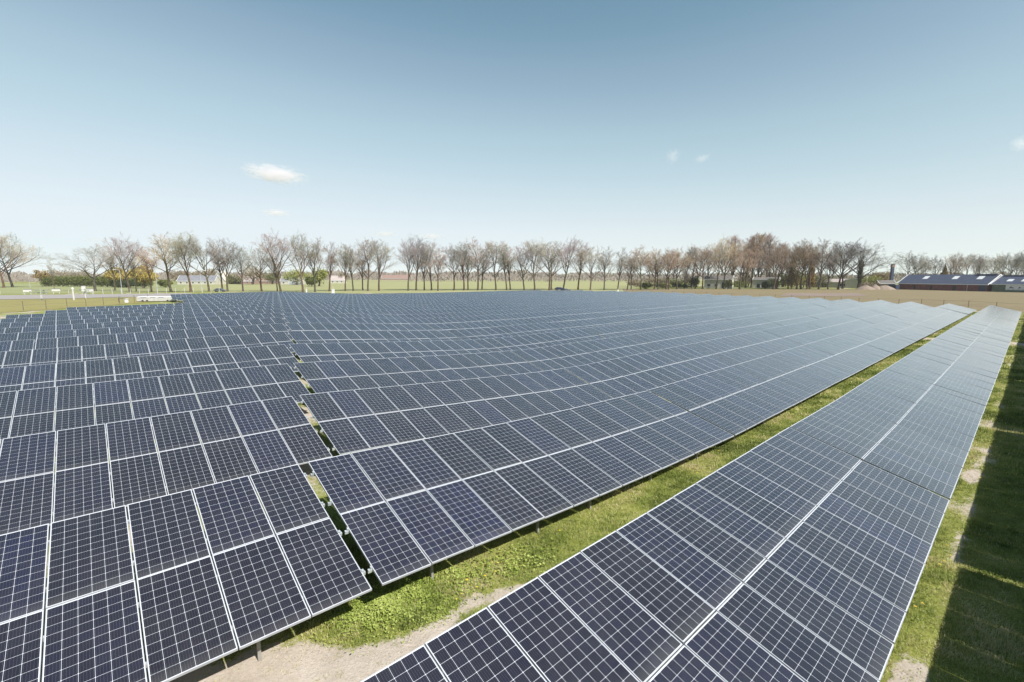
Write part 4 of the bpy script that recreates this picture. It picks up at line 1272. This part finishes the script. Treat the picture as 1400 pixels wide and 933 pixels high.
def yard_buildings():
    p = wp(1213, 262); z = float(ground(p.x, p.y))
    o, rf = gable("brick_shed", (p.x, p.y, z), RZ_BARN + .9, 7.0, 9.0, 2.9, 4.6, M['brown_brick'], M['brown_tile'], "small brown brick shed between the sand heaps and the long barn", "shed", .25)
    on_front(o, .6, 2.9, 0, 2.6, M['blue_dark'], "door")
    on_front(o, -2.6, -1.4, 1.0, 2.2, M['glass_dark'], "window", frame=M['white'])
    p = wp(1217.5, 276); z = float(ground(p.x, p.y)); h = (378 + F_PX * (CAM_H - z) / 276 - 361.5) / F_PX * 276
    c = empty("brick_chimney", (p.x, p.y, z)); tag(c, "slim dark chimney with a red top standing behind the brick shed", "chimney")
    mb = MB(); mb.box(-.65, .65, -.65, .65, -.2, h - 1.8); mb.build("shaft", M['blue_dark'], c)
    mb = MB(); mb.box(-.72, .72, -.72, .72, h - 1.8, h - .5); mb.build("red_band", M['rust_red'], c)
    mb = MB(); mb.box(-.6, .6, -.6, .6, h - .5, h); mb.build("cap", M['black'], c)
    p = wp(1222, 249); z = float(ground(p.x, p.y))
    c = empty("storage_container", (p.x, p.y, z), RZ_BARN); tag(c, "dark blue container at the near end of the long barn", "container")
    mb = MB(); mb.box(-2.0, 2.0, -1.2, 1.2, 0, 2.5)
    mb.build("box", M['blue_dark'], c, bevel=.04)
    mb = MB()
    for x in (-1.98, 1.92): mb.box(x, x + .06, -1.23, 1.23, .05, 2.45)
    for i in range(9): mb.box(-1.7 + i * .4, -1.6 + i * .4, -1.24, -1.2, .1, 2.4)
    mb.build("ribs", M['black'], c)
    # pale house with dark door in the yard
    p = wp(981, 268); z = float(ground(p.x, p.y))
    o, rf = gable("pale_house", (p.x, p.y, z), -.55, 14.5, 9, 5.2, 7.2, M['cream'], M['brown_tile'], "pale house with a large dark door among the yard trees", "house", .3)
    on_front(o, 2.0, 4.6, .1, 3.6, M['glass_dark'], "door", frame=M['white'])
    on_front(o, -5.5, -3.8, 1.2, 2.6, M['glass_dark'], "window", frame=M['white']); on_front(o, -1.6, .1, 1.2, 2.6, M['glass_dark'], "window", frame=M['white'])
    p = wp(1046, 276); z = float(ground(p.x, p.y))
    o, rf = gable("flat_house", (p.x, p.y, z), -.6, 13, 9, 5.0, 6.2, M['cream'], M['brown_tile'], "cream building with a dark roof line behind the tallest yard poplars", "house", .3)
    on_front(o, -4.5, -2.6, .1, 2.5, M['glass_dark'], "door", frame=M['white']); on_front(o, 1.5, 3.6, 1.2, 2.6, M['glass_dark'], "window", frame=M['white'])
    p = wp(1142, 290); z = float(ground(p.x, p.y))
    o, rf = gable("long_shed", (p.x, p.y, z), -.7, 24, 9, 3.4, 5.2, M['cream'], M['pale_pink'], "long pale shed behind the big dark tree", "shed", .3)
    on_front(o, -7, -4.5, .1, 2.6, M['glass_dark'], "door"); on_front(o, 2, 5, 1.1, 2.3, M['glass_dark'], "window")
    p = wp(1169, 282); z = float(ground(p.x, p.y))
    c = empty("lean_to_shed", (p.x, p.y, z), -.75); tag(c, "tan lean-to shed with a white sloping roof edge by the ivy clad tree", "shed")
    mb = MB(); mb.hexa([(-5, 0, 0), (5, 0, 0), (5, 6, 0), (-5, 6, 0), (-5, 0, 4.6), (5, 0, 6.2), (5, 6, 6.2), (-5, 6, 4.6)]); mb.build("wall", M['cream'], c)
    mb = MB(); mb.hexa([(-5.4, -.4, 4.6), (5.4, -.4, 6.35), (5.4, 6.4, 6.35), (-5.4, 6.4, 4.6), (-5.4, -.4, 5.0), (5.4, -.4, 6.75), (5.4, 6.4, 6.75), (-5.4, 6.4, 5.0)]); mb.build("roof", M['white'], c)
    mb = MB(); mb.box(1.2, 4.2, -.05, .02, 0, 4.0); mb.build("door", M['brown_brick'], c)
    # heaps of sand
    for i, (px, w, h, lab) in enumerate([(1183, 10, 2.3, "rounded heap of pale sand nearest the ivy clad tree"), (1196, 7, 2.6, "steep middle heap of pale sand"), (1209, 11, 2.2, "long low heap of pale sand before the brick shed")]):
        p = wp(px, 247); z = float(ground(p.x, p.y))
        n = 26
        u, v = np.meshgrid(np.linspace(-1, 1, n), np.linspace(-1, 1, n), indexing='ij')
        r = np.hypot(u, v)
        zz = h * np.clip(1 - r ** 1.6, -.05, 1) * (.75 + .5 * fbm(u * 2 + i * 7, v * 2, 3 + i)) - .05
        idx = np.arange(n * n).reshape(n, n)
        q = np.stack([idx[:-1, :-1], idx[1:, :-1], idx[1:, 1:], idx[:-1, 1:]], -1).reshape(-1, 4)
        me = np_mesh("sand_heap", np.stack([u * w / 2, v * w / 2.4, zz], -1).reshape(-1, 3), q, M['heap'], True)
        o = obj("sand_heap", me, None, (p.x, p.y, z)); tag(o, lab, "sand heap", "sand heaps by the brick shed")
M['heap'] = simple_mat("heaped_sand", (.195, .150, .115), .95, 0, .12, .5)
yard_buildings()
def far_houses():
    def house(px, dp, L, D, ev, rg, rz, wall, roof, lab, nm="farmhouse", win=3, chim=True):
        p = wp(px, dp); z = float(ground(p.x, p.y))
        o, rf = gable(nm, (p.x, p.y, z), rz, L, D, ev, rg, M[wall], M[roof], lab, "house", .3)
        for i in range(win):
            x = -L / 2 + L * (i + .6) / (win + .2)
            on_front(o, x - .6, x + .6, .9, 2.2, M['glass_dark'], "window", frame=M['white'])
        if chim:
            mb = MB(); mb.box(L * .2, L * .2 + .8, D / 2 - .4, D / 2 + .4, rg - .6, rg + 1.2); mb.build("chimney", M['brown_brick'], rf)
        return o
    house(312, 416, 8, 11, 3.5, 11, 1.5, 'cream', 'cream', "pale house with a tall white gable beyond the meadow", win=2)
    house(332, 424, 20, 10, 2.6, 7.6, .1, 'brown_brick', 'pale_pink', "long farmhouse with a pale pink roof beside the white gable", win=5)
    house(398, 400, 17, 10, 3.0, 7.0, .1, 'cream', 'grey_roof', "low grey roofed farmhouse behind the largest avenue tree", win=4)
    house(411, 392, 7, 9, 3.4, 7.2, 1.45, 'white', 'pale_pink', "small white gabled house beside the grey roofed farmhouse", win=1)
    house(268, 400, 30, 10, 3.0, 7.6, .1, 'cream', 'grey_roof', "long low building with bluish grey roof behind the lamp post", win=6, chim=False)
    house(461, 470, 14, 9, 3.0, 7.5, .1, 'cream', 'pale_pink', "small distant house with pink roof between avenue trees", win=3)
    house(366, 436, 22, 8, 2.6, 5.2, .05, 'rust_red', 'rust_red', "low red brick outbuilding behind the avenue trees", win=3, chim=False)
    house(545, 820, 60, 12, 3.5, 9, .02, 'brown_brick', 'rust_red', "far row of reddish roofs below the horizon woods", win=6)
far_houses()

# ------------------------------------------------------------------ fences, poles, vehicles
M['fence_post'] = simple_mat("brown_fence_post", (.11, .085, .065), .7, 0, .2)
M['wire'] = simple_mat("fence_wire", (.28, .25, .21), .5, .3)
M['post_white'] = simple_mat("pale_fence_post", (.42, .41, .38), .6, 0, .1)
M['lamp_grey'] = simple_mat("pale_lamp_steel", (.40, .41, .41), .5, .3, .05)
def fence(name, pts, step, h, pr, post_mat, label, wires=(1.0, .55), cap=100, mesh_wire=False):
    P = [Vector((x, y, 0)) for x, y in pts]
    o = empty(name, (P[0].x, P[0].y, float(ground(P[0].x, P[0].y)))); tag(o, label, "fence")
    base = o.location.copy()
    run = []
    for a, b in zip(P[:-1], P[1:]):
        n = max(1, int((b - a).length / step))
        run += [a.lerp(b, i / n) for i in range(n)]
    run.append(P[-1])
    pm = MB(); pm.tube([(0, 0, -.3), (0, 0, h)], [pr, pr], 6); pm.tube([(0, 0, h), (0, 0, h + .05)], [pr * 1.2, pr * .6], 6)
    pm = pm.mesh("post", post_mat)
    run = run[:cap]
    tops = []
    for p in run:
        z = float(ground(p.x, p.y)); q = Vector((p.x, p.y, z)) - base
        obj("post", pm, o, q); tops.append(q)
    for f in wires:
        mb = MB(); mb.tube([q + Vector((0, 0, h * f)) for q in tops], [.016] * len(tops), 4); mb.build("wire", M['wire'], o)
    if mesh_wire:
        mb = MB()
        for q0, q1 in zip(tops[:-1], tops[1:]):
            for i in range(1, 12):
                q = q0.lerp(q1, i / 12); mb.tube([q + Vector((0, 0, .05)), q + Vector((0, 0, h * .98))], [.006, .006], 3)
        mb.build("wire_mesh", M['wire'], o)
    return o
fence("field_fence", [st(121.5, -16), st(121.5, 1), st(136, 17), st(147, 42), st(157, 80), st(160, 112)], 4.4, 1.9, .055, M['fence_post'], "thin brown post and wire fence along the sandy field", (.98, .5, .1), 60, True)
fence("verge_fence", [(-86.5, 62), (-86.5, 111)], 4.0, 1.7, .05, M['fence_post'], "thin brown post and wire fence beside the road verge", (.98, .55), 40, True)
fence("roadside_fence", [tuple(wp(128, 162)[:2]), tuple(wp(215, 168)[:2]), tuple(wp(300, 178)[:2])], 2.6, 1.9, .07, M['post_white'], "row of pale thin posts along the road behind the trailer", (.95,), 60)
fence("paddock_fence", [tuple(wp(0, 176)[:2]), tuple(wp(124, 182)[:2])], 6.5, 1.5, .06, M['post_white'], "pale posts along the far side of the road", (.95,), 40)

def pole(px, depth, top, label, arms=1, name="street_lamp"):
    p = wp(px, depth); z = float(ground(p.x, p.y))
    h = (378 + F_PX * (CAM_H - z) / depth - top) / F_PX * depth
    o = empty(name, (p.x, p.y, z)); tag(o, label, "street lamp", "street lamps along the road")
    mb = MB(); mb.tube([(0, 0, -.2), (0, 0, h * .5), (0, 0, h)], [.10, .08, .055], 8); mb.build("pole", M['lamp_grey'], o)
    for i in range(arms):
        sx = -1 if i == 0 else 1
        mb = MB(); mb.tube([(0, 0, h), (sx * .6, 0, h + .22), (sx * 1.5, 0, h + .25)], [.06, .05, .04], 6); mb.build("arm", M['lamp_grey'], o)
        hb = MB(); hb.hexa([(sx * 1.4, -.16, h + .16), (sx * 2.3, -.12, h + .16), (sx * 2.3, .12, h + .16), (sx * 1.4, .16, h + .16), (sx * 1.4, -.16, h + .34), (sx * 2.3, -.08, h + .26), (sx * 2.3, .08, h + .26), (sx * 1.4, .16, h + .34)][::1] if sx > 0 else
                          [(sx * 2.3, -.12, h + .16), (sx * 1.4, -.16, h + .16), (sx * 1.4, .16, h + .16), (sx * 2.3, .12, h + .16), (sx * 2.3, -.08, h + .26), (sx * 1.4, -.16, h + .34), (sx * 1.4, .16, h + .34), (sx * 2.3, .08, h + .26)])
        hb.build("lamp_head", M['white'], o)
pole(167, 160, 370, "tall street lamp by the road before the green hedge")
pole(215.5, 160, 369, "tall street lamp rising behind the white trailer")
pole(276, 178, 371, "street lamp with two heads beyond the end of the trailer", 2)
pole(41, 285, 378, "distant street lamp beside the broad dark tree")

M['leaf_grey'] = leaf_mat("grey_green_conifer", [(.3, (.13, .16, .13)), (.7, (.30, .33, .28))])
def site_gear():
    # pale mast carrying a bushy cluster of aerials
    def mast(px, dp, top, label, big):
        p = wp(px, dp); z = float(ground(p.x, p.y)); h = (378 + F_PX * (CAM_H - z) / dp - top) / F_PX * dp
        o = empty("aerial_mast", (p.x, p.y, z)); tag(o, label, "mast", "masts at the corner of the field")
        mb = MB(); mb.tube([(0, 0, -.2), (0, 0, h * .62)], [.17 * big, .12 * big], 8); mb.build("pole", M['post_white'], o)
        g = random.Random(int(px))
        for i in range(int(13 * big)):
            a = g.uniform(0, 6.28); zz = h * g.uniform(.55, 1.0); r = g.uniform(.5, 1.5) * big
            mb = MB(); e = Vector((math.cos(a) * r, math.sin(a) * r, zz + g.uniform(-.15, .25)))
            mb.tube([(0, 0, zz), e], [.03, .02], 5); mb.box(e.x - .16, e.x + .16, e.y - .12, e.y + .12, e.z - .1, e.z + .12)
            mb.build("aerial", M['leaf_grey'], o)
        mb = MB(); mb.tube([(0, 0, h * .62), (0, 0, h)], [.06, .04], 6); mb.build("tip", M['lamp_grey'], o)
    mast(57, 118, 395, "pale mast with a wide bushy cluster of grey aerials", 1.25)
    mast(117, 127, 396, "thin mast with a small round cluster of grey aerials", .85)
    p = wp(101, 120); z = float(ground(p.x, p.y))
    o = empty("sensor_post", (p.x, p.y, z)); tag(o, "thick pale post with a rounded white cap between the two masts", "post")
    mb = MB(); mb.tube([(0, 0, -.2), (0, 0, 2.9)], [.22, .19], 10); mb.build("shaft", M['post_white'], o)
    mb = MB(); mb.tube([(0, 0, 2.9), (0, 0, 3.05), (0, 0, 3.2)], [.26, .26, .1], 10); mb.build("cap", M['white'], o)
    for px, dp, w, lab in ((38, 168, 2.2, "small white cabinet beyond the road near the bushy mast"), (77, 178, 2.4, "white cabinet at the foot of the young tree"), (122.5, 168, 2.1, "white notice board beyond the road by the spreading tree"), (115, 172, 1.2, "slim white kiosk beside the notice board")):
        p = wp(px, dp); z = float(ground(p.x, p.y))
        o = empty("white_cabinet", (p.x, p.y, z), .6); tag(o, lab, "cabinet", "white cabinets across the road")
        mb = MB(); mb.box(-w / 2, w / 2, -.35, .35, 1.0, 1.9 if w > 2 else 3.0); mb.build("body", M['post_white'], o, bevel=.03)
        for x in (-w * .35, w * .35):
            mb = MB(); mb.box(x - .07, x + .07, -.07, .07, -.2, 1.0); mb.build("leg", M['steel'], o)
        mb = MB(); mb.box(-w / 2 - .06, w / 2 + .06, -.46, .46, 1.9 if w > 2 else 3.0, 2.0 if w > 2 else 3.1); mb.build("lid", M['grey_roof'], o)
    # bench-like rack and bollard just behind the panels
    p = wp(167, 108); z = float(ground(p.x, p.y))
    o = empty("bicycle_rack", (p.x, p.y, z), .3); tag(o, "small dark metal rack just behind the last panels", "rack")
    for x in (-.6, .6):
        mb = MB(); mb.bar((x, 0, -.1), (x, 0, 1.0), .09, .09); mb.build("leg", M['black'], o)
    mb = MB(); mb.bar((-.7, 0, 1.0), (.7, 0, 1.0), .08, .1); mb.build("rail", M['black'], o)
    p = wp(173, 108); z = float(ground(p.x, p.y))
    o = empty("white_drum", (p.x, p.y, z)); tag(o, "small white drum beside the dark metal rack", "drum")
    mb = MB(); mb.tube([(0, 0, 0), (0, 0, .8)], [.4, .4], 14); mb.build("barrel", M['white'], o)
    mb = MB(); mb.tube([(0, 0, .8), (0, 0, .9)], [.53, .48], 14); mb.build("lid", M['post_white'], o)
    # long white flat trailer
    p = wp(217, 112); z = float(ground(p.x, p.y))
    o = empty("flat_trailer", (p.x, p.y, z), .12); tag(o, "long white covered trailer parked behind the last solar rows", "trailer")
    mb = MB(); mb.box(-4.2, 4.2, -1.1, 1.1, .14, 1.15); mb.build("body", M['post_white'], o, bevel=.06)
    mb = MB(); mb.hexa([(-4.1, -1.05, 1.15), (4.1, -1.05, 1.15), (4.1, 1.05, 1.15), (-4.1, 1.05, 1.15), (-3.9, -.8, 1.24), (3.9, -.8, 1.24), (3.9, .8, 1.24), (-3.9, .8, 1.24)]); mb.build("cover", M['white'], o)
    for x in (-2.9, -1.9, 2.6):
        for y in (-1.0, 1.0):
            mb = MB(); n = 14
            ring = [(x + .24 * math.cos(2 * math.pi * i / n), .24 * math.sin(2 * math.pi * i / n) + .22) for i in range(n)]
            mb.poly([(a, y - .12, b) for a, b in ring]); mb.poly([(a, y + .12, b) for a, b in ring][::-1])
            for i in range(n):
                a, b = ring[i], ring[(i + 1) % n]; mb.poly([(a[0], y - .12, a[1]), (a[0], y + .12, a[1]), (b[0], y + .12, b[1]), (b[0], y - .12, b[1])])
            mb.build("wheel", M['black'], o)
    mb = MB()
    for x in (-3.3, -1.2, .6): mb.box(x, x + 1.2, -1.13, -1.1, .95, 1.08)
    mb.build("side_rail", M['grey_roof'], o)
site_gear()

M['car_blue'] = simple_mat("dark_blue_car_paint", (.018, .022, .06), .2, .2, .05)
M['car_grey'] = simple_mat("grey_car_paint", (.12, .13, .14), .25, .3, .05)
M['car_glass'] = simple_mat("car_window_glass", (.05, .06, .07), .05)
M['red_lamp'] = simple_mat("red_tail_lamp", (.3, .02, .02), .3)
def car(px, depth, rz, paint, label, lift=0):
    p = wp(px, depth); z = float(ground(p.x, p.y)) + lift
    o = empty("parked_car", (p.x, p.y, z), rz); tag(o, label, "car")
    prof = [(-2.1, .35), (2.1, .35), (2.15, .62), (2.0, .82), (1.15, .95), (.45, 1.42), (-.95, 1.46), (-1.75, 1.05), (-2.1, .95)]
    mb = MB(); W = .86
    n = len(prof)
    yw = [W if q[1] < 1.0 else W * .82 for q in prof]
    mb.poly([(x, -w, h) for (x, h), w in zip(prof, yw)]); mb.poly([(x, w, h) for (x, h), w in zip(prof, yw)][::-1])
    for i in range(n):
        (a, b), (c, d) = prof[i], prof[(i + 1) % n]
        mb.poly([(a, -yw[i], b), (a, yw[i], b), (c, yw[(i + 1) % n], d), (c, -yw[(i + 1) % n], d)])
    mb.build("body", paint, o)
    g = MB()
    for s in (-1, 1):
        for (xa, xb) in (((-1.45, 1.08), (-.3, 1.36)), ((-.2, 1.05), (.85, 1.36))):
            x0, x1 = xa[0], xb[0]
            q = [(x0, s * .90, 1.0), (x1 + (0 if x1 < 0 else .1), s * .90, 1.0), (x1 - (.05 if x1 < 0 else .45), s * .76, 1.36), (x0 + (.35 if x1 < 0 else 0), s * .76, 1.36)]
            q2 = [(a, b + s * .015, c) for a, b, c in q]
            g.poly(q2 if s < 0 else q2[::-1])
    g.poly([(1.12, -.72, .99), (1.12, .72, .99), (.5, .62, 1.40), (.5, -.62, 1.40)])
    g.poly([(-1.77, -.66, 1.1), (-1.02, -.6, 1.44), (-1.02, .6, 1.44), (-1.77, .66, 1.1)])
    g.build("windows", M['car_glass'], o)
    for x in (-1.3, 1.3):
        for s in (-1, 1):
            wb = MB(); k = 16
            ring = [(x + .32 * math.cos(2 * math.pi * i / k), .32 + .32 * math.sin(2 * math.pi * i / k)) for i in range(k)]
            y0, y1 = s * .72, s * .89
            wb.poly([(a, y0, b) for a, b in ring]); wb.poly([(a, y1, b) for a, b in ring][::-1])
            for i in range(k):
                a, b = ring[i], ring[(i + 1) % k]; wb.poly([(a[0], y0, a[1]), (a[0], y1, a[1]), (b[0], y1, b[1]), (b[0], y0, b[1])])
            wb.build("wheel", M['black'], o)
    for s in (-1, 1):
        hb = MB(); hb.box(2.0, 2.14, s * .6 - .16, s * .6 + .16, .62, .76); hb.build("headlight", M['white'], o)
        tb = MB(); tb.box(-2.12, -2.08, s * .62 - .14, s * .62 + .14, .75, .93); tb.build("tail_light", M['red_lamp'], o)
car(765, 214, .35, M['car_blue'], "dark blue car parked beneath the low forking avenue tree", .9)
car(773.5, 217, .2, M['car_grey'], "low dark vehicle just past the dark blue car", .2)
car(301, 190, .2, M['car_grey'], "grey car on the road beyond the upper corner of the solar field")

def kiosk(px, dp, lab, h=1.9, w=.9):
    p = wp(px, dp); z = float(ground(p.x, p.y))
    o = empty("survey_marker", (p.x, p.y, z)); tag(o, lab, "marker", "white markers behind the last row")
    mb = MB(); mb.tube([(0, 0, -.2), (0, 0, h * 1.5)], [.07, .04], 6); mb.build("pole", M['white'], o)
    mb = MB(); mb.box(-w / 2, w / 2, -w / 2, w / 2, 0, h * .8); mb.box(-w * .62, w * .62, -w * .62, w * .62, h * .8, h * .9); mb.build("cabinet", M['white'], o)
kiosk(455.5, 196, "white cabinet with a short pole at the far edge of the panels")
kiosk(419, 194, "slim white marker post near the budding trees", 1.8, .4)
kiosk(845, 216, "small white box at the foot of a slim avenue tree", 1.2, .6)

# ------------------------------------------------------------------ clouds
def mat_cloud(name, dens):
    m = bpy.data.materials.new(name); m.use_nodes = True
    n, l = m.node_tree.nodes, m.node_tree.links
    n.clear()
    nb = NB(m.node_tree)
    out = n.new("ShaderNodeOutputMaterial"); vol = n.new("ShaderNodeVolumePrincipled")
    tc = n.new("ShaderNodeTexCoord")
    ln = n.new("ShaderNodeVectorMath"); ln.operation = 'LENGTH'; l.new(tc.outputs["Object"], ln.inputs[0])
    f = nb.noise(tc.outputs["Object"], 3.2, 6, .68)
    d = nb.m('SUBTRACT', nb.m('ADD', nb.m('SUBTRACT', 1.0, ln.outputs["Value"]), nb.m('MULTIPLY', nb.m('SUBTRACT', f, .5), 2.4)), .25)
    l.new(nb.m('MULTIPLY', nb.m('MAXIMUM', d, 0.0), dens), vol.inputs["Density"])
    vol.inputs["Color"].default_value = (.958, .925, .968, 1)
    vol.inputs["Anisotropy"].default_value = .2
    l.new(vol.outputs[0], out.inputs["Volume"])
    return m
M['cloud'] = mat_cloud("cumulus_vapour", .034)
M['cloud_thin'] = mat_cloud("thin_vapour", .014)
def cloud(px, py, wpx, hpx, label, thin=False, tilt=0.0, dist=3200, seed=0):
    r = pix_ray(px, py); k = dist / r[1]
    c = Vector((r[0] * k, r[1] * k, r[2] * k + CAM_H))
    w, h = wpx / F_PX * dist / 2, hpx / F_PX * dist / 2
    bm = bmesh.new(); bmesh.ops.create_icosphere(bm, subdivisions=3, radius=1.0)
    me = bpy.data.meshes.new("cloud"); bm.to_mesh(me); bm.free()
    me.materials.append(M['cloud_thin' if thin else 'cloud'])
    o = obj("cloud", me, None, c); o.scale = (w * 1.3, w * .8, h * 1.2); o.rotation_euler = (0, tilt, seed * 0.0)
    tag(o, label, "cloud", "small white clouds in the blue sky", 'thing')
    return o
cloud(376, 238, 78, 24, "largest small white cloud, high above the avenue trees", tilt=.12)
cloud(377, 291, 36, 11, "small flat white cloud under the largest cloud", tilt=.05)
cloud(526, 320, 34, 8, "thin white cloud low over the avenue trees", False)
cloud(590, 323, 34, 8, "low white cloud touching the avenue treetops", False)
cloud(920, 214, 20, 20, "tiny curled wisp of cloud, the higher of two", True, -.8)
cloud(960, 217, 22, 12, "faint tiny wisp of cloud beside the curled wisp", True, -.3)
cloud(1396, 197, 26, 22, "soft greyish cloud cut by the picture's edge", True)
cloud(130, 328, 30, 7, "faint low cloud above the spreading bare tree", True)

# ------------------------------------------------------------------ thin spring haze
def haze():
    m = bpy.data.materials.new("thin_haze"); m.use_nodes = True
    n, l = m.node_tree.nodes, m.node_tree.links
    n.clear()
    out = n.new("ShaderNodeOutputMaterial"); v = n.new("ShaderNodeVolumePrincipled")
    v.inputs["Color"].default_value = (.93, .95, 1, 1)
    v.inputs["Density"].default_value = .00011
    v.inputs["Anisotropy"].default_value = .1
    l.new(v.outputs[0], out.inputs["Volume"])
    mb = MB(); mb.box(-2600, 2600, -400, 2600, -4, 48)
    tag(obj("haze", mb.mesh("haze", m)), kind='stuff')
haze()
